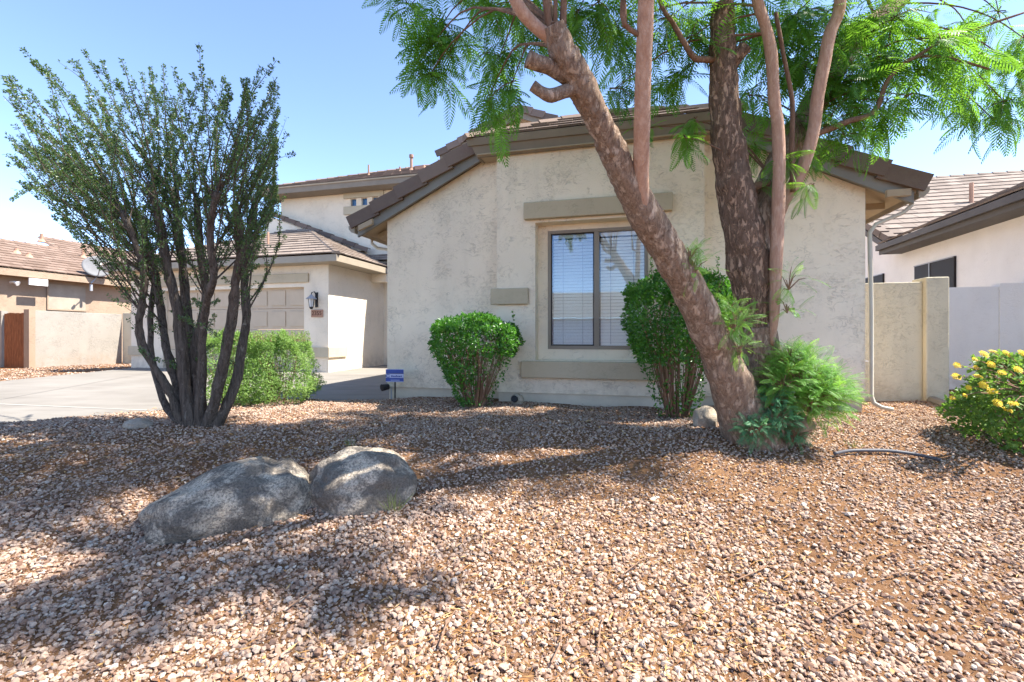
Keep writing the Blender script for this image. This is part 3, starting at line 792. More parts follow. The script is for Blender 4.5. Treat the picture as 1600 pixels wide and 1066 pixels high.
def text_obj(name, body, size, origin, right, upv, mat, parent, ext=.004):
    cu = bpy.data.curves.new(name, 'FONT'); cu.body = body; cu.size = size; cu.extrude = ext; cu.align_x = 'CENTER'; cu.align_y = 'CENTER'
    tmp = bpy.data.objects.new(name, cu); COL.objects.link(tmp)
    dg = bpy.context.evaluated_depsgraph_get(); me = bpy.data.meshes.new_from_object(tmp.evaluated_get(dg))
    bpy.data.objects.remove(tmp)
    right = Vector(right).normalized(); upv = Vector(upv).normalized(); nn = right.cross(upv)
    R = Matrix((right, upv, nn)).transposed().to_4x4()
    me.transform(Matrix.Translation(Vector(origin) - wloc(parent)) @ R)
    me.materials.clear()
    return link(name, me, mat, parent)
text_obj('numerals', '2355', .155, H(-4.47,GI-.033,1.555), U, (0,0,1), M['clay_dark'], plq)

# ------------------------------------------------------------------ property walls on the right
gwall = empty('garden_wall', H(7.3,1.3,0), 'olive beige stucco garden wall joining the right corner of the house', 'wall')
b = MB(); b.hbox(6.501,7.685,1.2,1.4,-.15,1.70); b.build('wall_panel', M['olive_wall'], gwall, bevel=.01)
b = MB(); b.hbox(7.686,7.96,1.12,1.48,-.15,1.755); b.build('end_pier', M['olive_wall'], gwall, bevel=.015)
b = MB(); b.tube([H(6.93,1.2,.50),H(6.93,1.10,.50),H(6.93,1.09,.46)], [.014,.014,.016], 8); b.tube([H(6.93,1.14,.50),H(6.93,1.14,.57)], [.008,.008], 6); b.tube([H(6.86,1.14,.575),H(7.0,1.14,.575)], [.012,.012], 6)
fa = b.build('hose_faucet', M['white_paint'], None, H(6.93,1.2,0)); tag(fa, 'white hose faucet sticking out of the olive beige garden wall', 'faucet')
ww = empty('white_wall', H(9,3.3,0), 'white stucco boundary wall behind the yellow flowering shrub', 'wall')
b = MB(); b.hbox(7.6,9.79,3.24,3.44,-.15,1.79); b.build('wall_panel', M['white_wall'], ww)
b = MB(); b.hbox(9.795,12.5,3.22,3.42,-.15,1.84); b.build('wall_panel', M['white_wall'], ww)
b = MB()
pc = [(1438,622),(1462,630),(1488,640),(1520,650)]
pts = [Vector((p.x,p.y,gz(p.x,p.y)+.02)) for p in (gpt(*q) for q in pc)]
b.tube(pts, [.06]*len(pts), 8, .15); cb = b.build('curb', M['concrete'], None, (0,0,0)); tag(cb, 'low concrete edging curb running from the garden wall pier', 'curb')

# right neighbour
nb = empty('white_house', H(11,3,0), 'white stucco neighbour house with brown tile roof behind the garden wall', 'house')
b = MB()
b.hbox(10.2,18,-1.5,7.2,-.1,3.0); b.prism([H(10.2,7.2,-.1),H(10.2,13,-.1),H(10.2,13,5.9),H(10.2,7.2,3.1)], U*8); b.build('wall', M['white_wall'], nb)
b = MB()
tiled(b, H(9.72,-2,3.24), H(9.72,7.2,3.24), H(14,-2,3.24+SL*4.28), H(14,7.2,3.24+SL*4.28), 12)
tiled(b, H(9.85,7.0,3.30), H(20,7.0,3.30), H(9.85,12.7,6.36), H(20,12.7,6.36), 15, .34)
caps(b, H(9.8,12.7,6.36), H(20,12.7,6.36))
nr = b.build('roof', M['tile_tan'], nb)
b = MB(); slab(b, [H(9.75,-2,3.24),H(9.75,7.2,3.24),H(14,7.2,3.24+SL*4.28),H(14,-2,3.24+SL*4.28)]); slab(b, [H(9.9,7.0,3.30),H(20,7.0,3.30),H(20,12.7,6.36),H(9.9,12.7,6.36)]); b.build('roof_deck', M['soffit'], nr)
b = MB(); rake_tiles(b, H(9.84,6.95,3.22), H(9.84,12.7,6.28), -U, 14, .16); b.build('rake_trim', M['tile_tan'], nr)
b = MB(); b.hbox(9.74,9.78,-2,7.25,3.0,3.22); b.hbox(9.66,9.739,-2,7.25,3.1,3.23); b.prism([H(9.83,6.98,3.02),H(9.83,12.7,6.08),H(9.83,12.7,6.24),H(9.83,6.98,3.18)], U*.04); b.hbox(9.781,10.3,-2,7.2,3.0,3.02); b.build('fascia', M['fascia_n'], nb)
for (i0,i1,z0,z1,ms) in ((5.1,6.54,1.7,2.6,(5.94,)),(8.03,9.2,1.9,2.62,(8.63,))):
    b = MB(); b.hbox(10.155,10.199,i0,i1,z0,z1); w = b.build('window', M['screen'], nb)
    b = MB()
    for m_ in ms: b.hbox(10.14,10.154,m_-.015,m_+.015,z0,z1)
    b.hbox(10.14,10.154,i0,i1,z1-.02,z1); b.build('mullion', M['metal'], w)
b = MB(); b.tube([H(13,9.6,4.5),H(13,9.6,5.3)], [.05,.05], 8); b.build('vent_pipe', M['clay'], nr)

# ------------------------------------------------------------------ left neighbour
ln = empty('tan_house', H(-19,6,0), 'tan stucco neighbour house with rosy tile roof beyond the driveway', 'house')
b = MB(); b.hbox(-24,-17.5,-3,22,-.3,3.08); b.build('wall', M['tan_wall'], ln)
b = MB(); e_s, e_z, n_sl = -17.05, 3.30, .42
zz = lambda s: e_z + n_sl*(e_s-s)
tiled(b, H(e_s,-4,zz(e_s)), H(e_s,7.4,zz(e_s)), H(-20.5,-4,zz(-20.5)), H(-20.5,8.17,zz(-20.5)), 11)
tiled(b, H(e_s,7.4,zz(e_s)), H(e_s,22,zz(e_s)), H(-22,8.5,zz(-22)), H(-22,22,zz(-22)), 15)
caps(b, H(-22,8.5,zz(-22)), H(-22,22,zz(-22))); caps(b, H(-20.5,8.17,zz(-20.5)), H(-22,8.5,zz(-22))); caps(b, H(-20.5,-4,zz(-20.5)), H(-20.5,8.17,zz(-20.5)))
lr = b.build('roof', M['tile_n'], ln)
b = MB(); slab(b, [H(e_s-.03,-4,zz(e_s)),H(e_s-.03,22,zz(e_s)),H(-22,22,zz(-22)),H(-22,8.5,zz(-22)),H(-20.5,8.17,zz(-20.5)),H(-20.5,-4,zz(-20.5))]); b.build('roof_deck', M['soffit'], lr)
b = MB(); b.hbox(e_s-.04,e_s,-4,22,3.05,3.28); b.hbox(-17.6,e_s-.041,-4,22,3.07,3.09); b.build('fascia', M['tan_wall'], ln)
b = MB(); b.hbox(-17.499,-17.47,6.05,7.28,2.0,2.92); w = b.build('window', paint('tan_window_shade', (.36,.30,.235), .8), ln)
b = MB(); b.hbox(-17.469,-17.45,6.0,7.33,1.94,1.999); b.hbox(-17.469,-17.45,6.0,6.049,2.0,2.95); b.build('window_trim', M['tan_wall'], w)
for i, s, h_ in ((8.6,-19.6,.45),(8.1,-21.3,.35),(5.9,-18.9,.2),(6.1,-18.6,.18)):
    b = MB(); b.tube([H(s,i,zz(s)-.03),H(s,i,zz(s)+h_)], [.06,.06], 8); b.tube([H(s,i,zz(s)-.02),H(s,i,zz(s)+.12)], [.16,.07], 8); b.build('vent_pipe', M['clay'], lr)
b = MB(); b.tube([H(-17.5,4.95,2.85),H(-17.3,4.95,2.85),H(-17.2,5.0,2.8)], [.04,.04,.09], 8); b.build('floodlight', M['white_paint'], ln)
b = MB(); b.hbox(e_s,e_s+.05,5.2,5.75,2.78,3.02); b.build('vent_cover', M['white_paint'], ln)
# satellite dish
dp = H(-16.95,7.35,3.72)
sd = empty('satellite_dish', H(-17.1,7.2,3.0), 'grey satellite dish on a bracket at the tan house eave', 'satellite dish')
b = MB(); ax = (Vector((.75,-.62,.28))).normalized(); sx = ax.cross(Vector((0,0,1))).normalized(); sy = sx.cross(ax)
rings = 6; segs = 28; base = len(b.v)
for r in range(rings+1):
    rr = .43*r/rings
    for k in range(segs):
        a = 2*math.pi*k/segs
        b.v.append(tuple(dp + sx*rr*1.1*math.cos(a) + sy*rr*math.sin(a) + ax*(.28*rr*rr)))
for r in range(rings):
    for k in range(segs):
        k2 = (k+1)%segs; b.f.append((r*segs+k, r*segs+k2, (r+1)*segs+k2, (r+1)*segs+k)); b.t.append(.5)
o = b.build('reflector', paint('dish_grey', (.15,.15,.155), .6), sd, smooth=True); m_ = o.modifiers.new('thick','SOLIDIFY'); m_.thickness = .02
b = MB(); b.tube([dp-ax*.02, dp-ax*.15-Vector((0,0,.35)), H(-17.05,7.2,3.05)], [.03,.03,.03], 8); b.tube([H(-17.05,7.2,3.0),H(-17.05,7.2,2.75)], [.05,.05], 8); b.build('mast', M['metal'], sd)
b = MB(); b.tube([dp-sy*.4, dp+ax*.62-sy*.2], [.018,.018], 6); b.tube([dp+ax*.58-sy*.2, dp+ax*.72-sy*.17], [.045,.045], 8); b.build('feed_arm', M['metal'], sd)

lw = empty('block_wall', H(-16,6,-.2), 'pale stucco side wall standing across the driveway beside the wooden gate', 'wall')
b = MB(); b.hbox(-16.2,-16,4.78,7.6,-.4,1.83); b.build('wall_panel', M['pale_wall'], lw, bevel=.01)
b = MB(); b.hbox(-16.0+.002,-13.2,7.62,7.82,-.4,1.88); b.build('return_panel', M['olive_wall'], lw, bevel=.01)
b = MB(); b.hbox(-16.22,-15.97,4.60,4.775,-.4,1.86); b.build('end_pier', M['tan_wall'], lw)
b = MB(); b.hbox(-19.5,-17.35,4.62,4.8,-.4,1.83); b.build('wall_panel', M['pale_wall'], lw)
gt = empty('wooden_gate', H(-16.8,4.7,-.2), 'reddish brown wooden gate between stucco piers at far left', 'gate')
b = MB(); n = 9; 
for k in range(n):
    a = -17.32 + (1.08)*k/n
    b.hbox(a+.006,a+1.08/n-.004,4.68,4.705,-.28,1.76-random.random()*.03)
b.build('board', M['wood'], gt)
b = MB(); b.hbox(-17.32,-16.24,4.71,4.75,.1,.2); b.build('rail', M['wood'], gt); b = MB(); b.hbox(-17.32,-16.24,4.71,4.75,1.4,1.5); b.build('rail', M['wood'], gt)

# house across the street, mirrored in the front window
op = empty('street_house', (-11,-22,0), 'tan house across the street mirrored in the front window', 'house')
a_ = Vector((.93,-.38,0)); n_ = Vector((.38,.93,0)); c_ = Vector((-10.5,-21.5,-.6))
def Q(u, v, z): return c_ + a_*u - n_*v + Vector((0,0,z))
b = MB(); b.prism([Q(-12,0,0),Q(12,0,0),Q(12,0,3),Q(-12,0,3)], -n_*9); b.build('wall', M['white_wall'], op)
b = MB(); tiled(b, Q(-12.5,-.5,3), Q(12.5,-.5,3), Q(-8,5,5.4), Q(8,5,5.4), 9, .8); b.build('roof', M['pale_wall'], op)
b = MB(); b.prism([Q(3,-.02,0),Q(8,-.02,0),Q(8,-.02,2.2),Q(3,-.02,2.2)], n_*.04); b.build('garage_door', M['white_paint'], op)

# ------------------------------------------------------------------ small yard things
sg = empty('yard_sign', Vector((*H(.08,-.42,0)[:2],0)), 'small blue and white security yard sign on a black stake by the house corner', 'sign')
sp = P(617,588,7.1); S0 = Vector((sp.x, sp.y, 0))
sg.location = (S0.x, S0.y, gz(S0.x,S0.y)); 
zb, zt_ = CZ-(597-HY)/FPX*7.1, CZ-(577-HY)/FPX*7.1
rd = Vector((1,-.06,0)).normalized(); fr = Vector((rd.y,-rd.x,0))
def sgq(u0,u1,v0,v1,dep=.008,off=0):
    b = MB(); a = S0 + rd*u0 + fr*off; c = S0 + rd*u1 + fr*off
    b.prism([Vector((a.x,a.y,zb+(zt_-zb)*v0)),Vector((c.x,c.y,zb+(zt_-zb)*v0)),Vector((c.x,c.y,zb+(zt_-zb)*v1)),Vector((a.x,a.y,zb+(zt_-zb)*v1))], fr*dep)
    return b
W2 = .135
sgq(-W2,W2,0,1).build('panel', M['sign_pale'], sg)
b = sgq(-W2,W2,.68,.97,.003,.0085); b.build('top_band', M['sign_blue'], sg)
b = sgq(-W2,W2,.64,.68,.003,.0085); b.build('stripe', M['sign_navy'], sg)
b = sgq(-W2,W2,.05,.32,.003,.0085); b.build('bottom_band', M['sign_blue'], sg)
b = MB()
cpt = S0 + rd*(-.10) + fr*.0125; zc = zb+(zt_-zb)*.48
b.tube([Vector((cpt.x,cpt.y,zc))+rd*(.032*math.cos(t))+Vector((0,0,.022*math.sin(t))) for t in np.linspace(.7,5.6,12)], [.005]*12, 5)
x = -.05
for wd, hh in ((.018,.024),(.014,.018),(.02,.018),(.012,.026),(.018,.018),(.02,.018),(.014,.022)):
    p = S0 + rd*x + fr*.0125; q = S0 + rd*(x+wd) + fr*.0125
    b.prism([Vector((p.x,p.y,zc-.016)),Vector((q.x,q.y,zc-.016)),Vector((q.x,q.y,zc-.016+hh)),Vector((p.x,p.y,zc-.016+hh))], fr*.003); x += wd+.007
b.build('lettering', M['sign_blue'], sg)
b = sgq(-.06,.075,.13,.17,.003,.012); b.build('small_print', M['sign_pale'], sg)
b = MB(); b.tube([Vector((S0.x,S0.y,gz(S0.x,S0.y)-.08))-fr*.008, Vector((S0.x,S0.y,zb+.1))-fr*.008], [.011,.011], 6); b.build('stake', M['black'], sg)

fl = empty('flood_lamp', P(605,607,7.55), 'small black flood lamp at the left corner of the front wall', 'flood lamp')
q = P(603,605,7.3)
b = MB(); b.tube([q+Vector((-.05,-.05,-.005)), q+Vector((.03,.03,.005))], [.055,.045], 10); b.build('lamp_head', M['black'], fl)
b = MB(); b.tube([q+Vector((.03,.03,0)), q+Vector((.07,.05,-.02)), Vector((q.x+.07,q.y+.05,-.12))], [.012,.012,.012], 6); b.build('stem', M['metal'], fl)

def rock(name, c, ax3, rotz, seed, mat, label, cat, sub=5, amp=.16, shape=None, group=None, tilt=0, ex=1.0):
    v, f = ico(sub)
    R = Matrix.Rotation(rotz,3,'Z') @ Matrix.Rotation(tilt,3,'Y')
    out = []
    for p in v:
        d = Vector(p); q = Vector((math.copysign(abs(d.x)**ex,d.x)*ax3[0], math.copysign(abs(d.y)**ex,d.y)*ax3[1], math.copysign(abs(d.z)**ex,d.z)*ax3[2]))
        if shape: q = shape(d, q)
        nz = mnoise.noise(d*1.1+Vector((seed,0,0)))*1.1 + .5*mnoise.noise(d*2.4+Vector((0,seed,0))) + .16*mnoise.noise(d*6+Vector((0,0,seed))) + .10*mnoise.noise(d*14+Vector((0,0,seed))) + .05*mnoise.noise(d*34+Vector((seed,0,0)))
        q = q*(1+amp*nz)
        out.append(R @ q)
    V = np.array([tuple(q) for q in out]) + np.array(c)
    o = np_mesh(name, V, f, np.zeros(len(V)), mat, smooth=True, loc=Vector(c))
    return tag(o, label, cat, group)
def shA(d, q):   # long boulder, low nose at -x, shoulder at +x with a cleft
    t = (d.x+1)/2
    q.z *= .62+.5*t; q.y *= .78+.25*t
    q.z -= .05*math.exp(-((d.x-.55)**2)/.02)*max(0,d.z)
    return q
c = gpt(370,838); c.y += .25; c.x = (362-CX)/FPX*c.y; c.z = gz(c.x,c.y)+.03
rock('boulder', c, (.50,.33,.29), math.radians(24), 3.1, M['boulder'], 'long grey granite boulder lying on the left of the pair', 'boulder', sub=6, shape=shA, amp=.15, tilt=math.radians(-8), ex=.88)
c2 = gpt(563,800); c2.y += .24; c2.x = (563-CX)/FPX*c2.y; c2.z = gz(c2.x,c2.y)+.03
rock('boulder', c2, (.37,.29,.27), math.radians(8), 8.4, M['boulder_b'], 'rounded brownish boulder touching the right end of the long grey boulder', 'boulder', 6, amp=.18, ex=.88)
c = gpt(1108,668); rock('stone', (c.x,c.y+.1,c.z+.06), (.13,.11,.12), .4, 5.2, M['paleRock'], 'pale tan stone beside the base of the big tree trunk', 'stone', 4, .2)
c = gpt(215,668); rock('stone', (c.x,c.y,c.z+.03), (.13,.10,.06), .2, 7.2, M['paleRock'], 'flat tan stone on the gravel left of the multi-stemmed shrub', 'stone', 4, .2)
c = gpt(233,846); rock('stone', (c.x,c.y,c.z+.005), (.05,.04,.035), .2, 9.9, M['boulder'], 'small dark stone at the low nose of the long grey boulder', 'stone', 3, .2)
c = gpt(808,632); sl_ = rock('rock_light', (c.x,c.y,c.z+.06), (.09,.09,.09), .2, 4.1, M['paleRock'], 'pale rock-shaped landscape light beside the trimmed left bush', 'landscape light', 4, .08)
b = MB(); q = Vector((c.x-.03,c.y-.075,c.z+.08)); b.tube([q, q+Vector((-.012,-.03,.012))], [.045,.045], 14); b.build('lens', M['black'], sl_)
hp = [gpt(*q) for q in ((1304,717),(1325,713),(1352,711),(1385,711),(1412,714),(1440,719),(1470,727))]
b = MB(); pp, rr = crom([Vector((q.x,q.y,gz(q.x,q.y)+.035)) for q in hp], [.014]*len(hp), 4); b.tube(pp, rr, 8)
hs = b.build('irrigation_hose', paint('grey_black_hose', (.07,.07,.08), .5), None, tuple(hp[0]), smooth=True); tag(hs, 'grey black irrigation hose surfacing in the gravel on the right', 'hose')

# ------------------------------------------------------------------ leaves
def unit(v): return v/np.maximum(np.linalg.norm(v,axis=-1,keepdims=True),1e-9)
def leaf_quads(Pp, D, Nn, L, W, fold=.25):
    """pointed leaves: base P, direction D, face normal N"""
    D = unit(D); S = unit(np.cross(D, Nn)); Nn = np.cross(S, D)
    L = L[:,None]; W = W[:,None]
    a = Pp; b = Pp + D*L*.45 + S*W*.5 + Nn*W*fold; c = Pp + D*L; d = Pp + D*L*.45 - S*W*.5 + Nn*W*fold
    n = len(Pp)
    return np.stack([a,b,c,d],1).reshape(-1,3), np.arange(n*4).reshape(-1,4)
def frond_template(n=13, w=.019, lm=.27):
    V, Fq = [], []
    def droop(x, y, z): return (x, y, z - .30*x*x - .25*abs(y)*abs(y)*2)
    for k in range(n):
        t = .10 + .90*k/(n-1); L = lm*math.sin(math.pi*(.16+.76*t))
        for sgn in (-1,1):
            a = math.radians(62 - 22*t); dx, dy = math.cos(a), math.sin(a)*sgn
            b0 = (t, 0, 0); tip = (t+dx*L, dy*L, -.02); mx_, my_ = t+dx*L*.5, dy*L*.5
            px_, py_ = -dy*sgn, dx*sgn
            base = len(V)
            V += [droop(*b0), droop(mx_+px_*w, my_+py_*w, .012), droop(*tip), droop(mx_-px_*w, my_-py_*w, .0)]
            Fq.append((base,base+1,base+2,base+3))
    base = len(V); V += [droop(0,-.006,0), droop(.5,-.005,0), droop(.5,.005,0), droop(0,.006,0)]; Fq.append((base,base+1,base+2,base+3))
    base = len(V); V += [droop(.5,-.005,0), droop(1,-.002,0), droop(1,.002,0), droop(.5,.005,0)]; Fq.append((base,base+1,base+2,base+3))
    return np.array(V), np.array(Fq)
FT, FTF = frond_template(13, .018, .27)
FT2 = frond_template(16, .0115, .25)
def fronds(Pp, D, Upv, S, FT=FT, FTF=FTF):
    n = len(Pp); D = unit(D); Y = unit(np.cross(Upv, D)); Z = np.cross(D, Y)
    R = np.stack([D, Y, Z], 1)          # rows are axes
    V = np.einsum('kj,nji->nki', FT, R)*S[:,None,None] + Pp[:,None,:]
    k = len(FT)
    Fq = (FTF[None] + (np.arange(n)*k)[:,None,None]).reshape(-1,4)
    t = np.repeat(np.clip(rng.normal(.5,.25,n),0,1), k) + rng.normal(0,.06,n*k)
    return V.reshape(-1,3), Fq, np.clip(t,0,1)

# ------------------------------------------------------------------ the big feathery tree
tb = P(1185,690,4.2)
tree = empty('feathery_tree', (tb.x, tb.y, gz(tb.x,tb.y)), 'large multi-trunk feathery leaved tree leaning in front of the window', 'tree')
k_ = 1/FPX
def limb(mb, pts, hw, sides=14, wob=.1, seed=1, sub=4):
    wp = [P(*p) for p in pts]; r = [h*p[2]*k_ for h, p in zip(hw, pts)]
    a, b = crom(wp, r, sub); mb.tube(a, b, sides, wob, seed); return a
TR = []
tk = MB()
A = limb(tk, [(1194,725,4.22),(1176,682,4.18),(1150,620,4.08),(1118,540,3.93),(1070,440,3.72),(1012,343,3.50),(964,250,3.28),(941,200,3.17),(905,130,3.02),(880,85,2.93),(864,38,2.85)],
         [52,42,32,26,24,24,20,18,22,20,14], 64, .10, 1, 14)
limb(tk, [(1225,735,4.3),(1212,690,4.3),(1196,620,4.3),(1190,560,4.28),(1184,510,4.26)], [56,42,34,28,24], 48, .16, 5, 10)
limb(tk, [(884,118,2.99),(858,104,2.94),(838,98,2.90),(824,92,2.88)], [14,12,12,13], 14, .1, 3)
limb(tk, [(902,140,3.02),(884,143,2.98),(862,150,2.94),(846,144,2.92),(832,134,2.91)], [12,10,10,8,8], 12, .15, 4)
trunk = tk.build('leaning_trunk', M['bark'], tree, smooth=True)
tk = MB()
limb(tk, [(1200,640,4.34),(1190,560,4.3),(1178,480,4.26),(1170,420,4.24),(1155,330,4.2),(1142,260,4.18),(1133,180,4.15),(1130,110,4.12),(1129,50,4.1),(1129,10,4.1)], [32,23,24,30,27,24,21,19,17,15], 56, .12, 9, 14)
limb(tk, [(1142,105,4.12),(1153,88,4.06),(1164,74,4.04)], [10,9,11], 12, .12, 2)
tk.build('upright_trunk', M['bark_dark'], tree, smooth=True)
tk = MB()
D_ = limb(tk, [(1172,430,4.34),(1186,340,4.4),(1205,285,4.45),(1240,215,4.5),(1275,160,4.6),(1310,100,4.7),(1342,58,4.8),(1400,5,4.95),(1460,-50,5.1),(1540,-140,5.3)], [20,22,20,18,17,15,14,12,10,6], 36, .1, 12, 10)
tk.build('rear_limb', M['bark'], tree, smooth=True)
sm = MB()
B_ = limb(sm, [(1017,378,3.58),(1007,342,3.45),(1002,300,3.345),(1002,250,3.23),(1003,200,3.12),(1005,120,2.99),(1008,40,2.87),(1011,-40,2.76),(1014,-160,2.62),(1022,-300,2.5)], [8,11,12,12.5,12.5,12.5,12.5,12,10,7], 16, .05, 21, 5)
for z_, y_, d_ in ((185,1,3.09),(138,-1,3.02),(72,1,2.92),(228,-1,3.18)):
    p = P(1003,z_,d_); dd = Vector((.013*y_,-.040,.008)); sm.tube([p+dd*.75, p+dd*1.0, p+dd*1.15], [.024,.019,.010], 10, .15, z_)
sm.build('smooth_limb', M['bark_smooth'], tree, smooth=True)
sm = MB()
E_ = limb(sm, [(1206,540,4.12),(1210,490,4.08),(1213,400,4.06),(1217,300,4.02),(1216,205,4.0),(1210,160,3.98),(1205,86,3.95),(1196,41,3.93),(1182,-5,3.9),(1168,-90,3.88),(1160,-200,3.86)], [3,7,9.5,9.5,9,8.5,8.5,8,8,7,5], 12, .06, 31, 4)
sm.build('smooth_limb', M['bark_smooth'], tree, smooth=True)
sm = MB()
F_ = limb(sm, [(1205,372,4.3),(1222,320,4.22),(1240,290,4.15),(1257,254,4.1),(1272,200,4.06),(1277,155,4.04),(1287,103,4.0),(1297,52,3.98),(1310,20,3.96),(1316,-30,3.94),(1330,-150,3.9)], [9,9.5,9.5,9.5,9,9,9,9,8.5,8,5], 12, .06, 41, 4)
sm.build('smooth_limb', M['bark_smooth'], tree, smooth=True)
sm = MB()
limb(sm, [(884,100,2.96),(862,62,2.9),(842,46,2.87),(818,22,2.83),(803,-5,2.8),(780,-60,2.75),(740,-130,2.7)], [13,11,10,10,9.5,8,5], 12, .06, 51, 4)
sm.build('smooth_limb', M['bark_smooth'], tree, smooth=True)
AT = []
for pts, hw in (([(862,60,2.88),(853,-5,2.83),(850,-140,2.75)],[6,6,4]), ([(868,50,2.87),(868,-5,2.83),(872,-160,2.77)],[3.5,3.5,2]), ([(880,70,2.90),(881,-5,2.85),(892,-180,2.75)],[6,5,3]),
                ([(1118,94,4.1),(1100,93,4.05),(1084,90,4.02),(1066,62,4.0),(1050,34,3.98),(1034,10,3.95),(1010,-60,3.9)],[5,5,4.5,4,3.5,3,2]),
                ([(1262,215,4.2),(1300,200,4.18),(1330,188,4.16),(1355,182,4.14),(1372,165,4.12),(1385,130,4.1),(1405,105,4.08),(1430,90,4.05),(1462,88,4.02),(1500,95,4.0),(1545,108,3.98)],[5,4.8,4.6,4.4,4,3.6,3.2,2.8,2.4,2,1.5]),
                ([(1430,90,4.05),(1480,60,4.0),(1540,40,3.95),(1600,20,3.9)],[3,2.5,2,1.5]),
                ([(1239,300,4.12),(1237,230,4.1),(1238,160,4.08),(1225,90,4.05),(1212,20,4.0)],[4,4,3.5,3,3]),
                ([(976,42,2.86),(975,15,2.84),(972,-40,2.8),(960,-160,2.75)],[4,4,4,2]),
                ([(1008,60,2.89),(976,38,2.86),(972,0,2.84)],[4,4,3]),
                ([(1165,300,4.2),(1185,290,4.25),(1200,285,4.3)],[6,6,6])):
    sm = MB(); limb(sm, pts, hw, 8, .06, hw[0], 3); sm.build('small_branch', M['bark_mid'], tree, smooth=True)
# crown clusters: (photo x, y, distance, radius m, fronds)
CL = [(640,10,4.6,.24,22),(690,40,4.4,.28,34),(765,10,4.2,.32,40),(672,118,4.5,.18,18),(700,85,4.4,.22,18),(655,100,4.6,.12,8),(820,12,4.0,.28,30),(900,25,3.9,.30,34),(780,90,4.3,.26,20),(765,150,4.4,.20,14),(800,130,4.2,.22,14),
      (950,60,4.3,.30,30),(960,140,4.5,.24,18),(935,5,3.7,.25,24),(1045,30,4.4,.30,34),(1060,120,4.5,.26,22),(1085,190,4.2,.22,18),(1070,215,3.9,.18,12),(1080,60,4.2,.25,24),(1010,200,4.6,.2,10),
      (1180,60,4.8,.28,26),(1170,150,4.7,.26,20),(1180,230,4.5,.20,14),(1190,290,4.3,.16,10),(1160,10,4.5,.28,24),
      (1240,30,4.4,.36,50),(1250,110,4.6,.36,50),(1240,190,4.5,.28,32),(1300,60,4.4,.34,44),(1310,140,4.5,.34,44),(1290,200,4.4,.26,28),(1265,240,4.1,.18,16),(1340,40,4.6,.34,40),(1340,170,4.3,.22,20),(1215,250,4.0,.12,8),(1270,290,3.95,.10,7),
      (1320,215,4.3,.18,14),(1380,90,4.3,.30,30),(1400,30,4.2,.32,34),(1460,60,4.1,.30,30),(1440,110,4.2,.24,20),(1510,40,4.0,.28,24),(1560,20,3.9,.26,22),(1385,160,4.3,.20,14),(1420,150,4.2,.14,8),
      (1530,130,3.9,.24,24),(1570,160,3.8,.22,24),(1590,110,3.7,.24,22),(1500,150,4.0,.16,12),(1560,195,3.9,.14,10),(1600,60,3.7,.22,14)]
CW = [(P(a,b,d*(1.28 if a > 1475 else 1)),R*(1.22 if a > 1475 else 1),n) for a,b,d,R,n in CL]
def zone(n, x0,x1,y0,y1,z0,z1,R,nf,wt=.75):
    for _ in range(n):
        c = Vector((random.uniform(x0,x1),random.uniform(y0,y1),random.uniform(z0,z1)))
        if c.z - CZ < c.y*.75 + .35: c.z = CZ + c.y*.75 + .35 + random.random()*.4
        CW.append((c, R*random.uniform(.8,1.2), nf*wt))
zone(26, 1.9,4.3,4.1,5.4,4.6,6.0,.42,44)      # shades the ground before the window
zone(34, -1.6,2.3,3.0,4.9,4.4,6.0,.42,44,1.0)     # shades the ground at left
zone(12, .3,2.5,1.8,3.0,4.2,5.2,.34,34,1.0)
zone(7, 2.6,4.4,2.9,3.6,4.4,5.4,.3,22)
attach = [p for Lm in (A[-12:],B_[-14:],E_[-14:],F_[-16:],D_[10:]) for p in Lm]
tw = MB(); FP, FD, FU, FS = [], [], [], []
for ci, (c, R, nf) in enumerate(CW):
    fsc = .62 if ci < len(CL) and CL[ci][1] > 185 else 1.0
    a = min(attach, key=lambda p: (p-c).length + .5*max(0,p.z-c.z))
    if (a-c).length > .5:
        m1 = a.lerp(c,.4)+Vector((random.uniform(-.1,.1),random.uniform(-.1,.1),.12*(a-c).length)); m2 = a.lerp(c,.75)+Vector((0,0,.10*(a-c).length))
        pp, rr = crom([a,m1,m2,c], [.008+.003*min(2,(a-c).length),.008,.006,.004], 3); tw.tube(pp, rr, 6)
    nf = int(nf*1.65); nt = max(2, nf//8)
    for t in range(nt):
        d = Vector((random.gauss(0,1),random.gauss(0,1),random.gauss(-.15,.6))).normalized()
        e = c + d*R*random.uniform(.7,1.3); s = c - d*R*.2
        mid = s.lerp(e,.5)+Vector((0,0,.12*R)); e.z -= .15*R
        pp, rr = crom([s,mid,e], [.006,.004,.002], 3); tw.tube(pp, rr, 4, cap=False)
        for q in range(max(3, nf//nt)):
            u = random.random()**.8; p = pp[min(len(pp)-1,int(u*len(pp)))]
            fd = (d*.6 + Vector((random.gauss(0,.8),random.gauss(0,.8),random.gauss(-.35,.4)))).normalized()
            FP.append(p); FD.append(fd); FU.append((random.gauss(0,.35),random.gauss(0,.35),1)); FS.append(random.uniform(.23,.40)*fsc)
tw.build('twig', M['bark_mid'], tree)
V, Fq, T = fronds(np.array([tuple(p) for p in FP]), np.array([tuple(p) for p in FD]), np.array(FU), np.array(FS))
np_mesh('crown', V, Fq, T, M['frond'], tree)
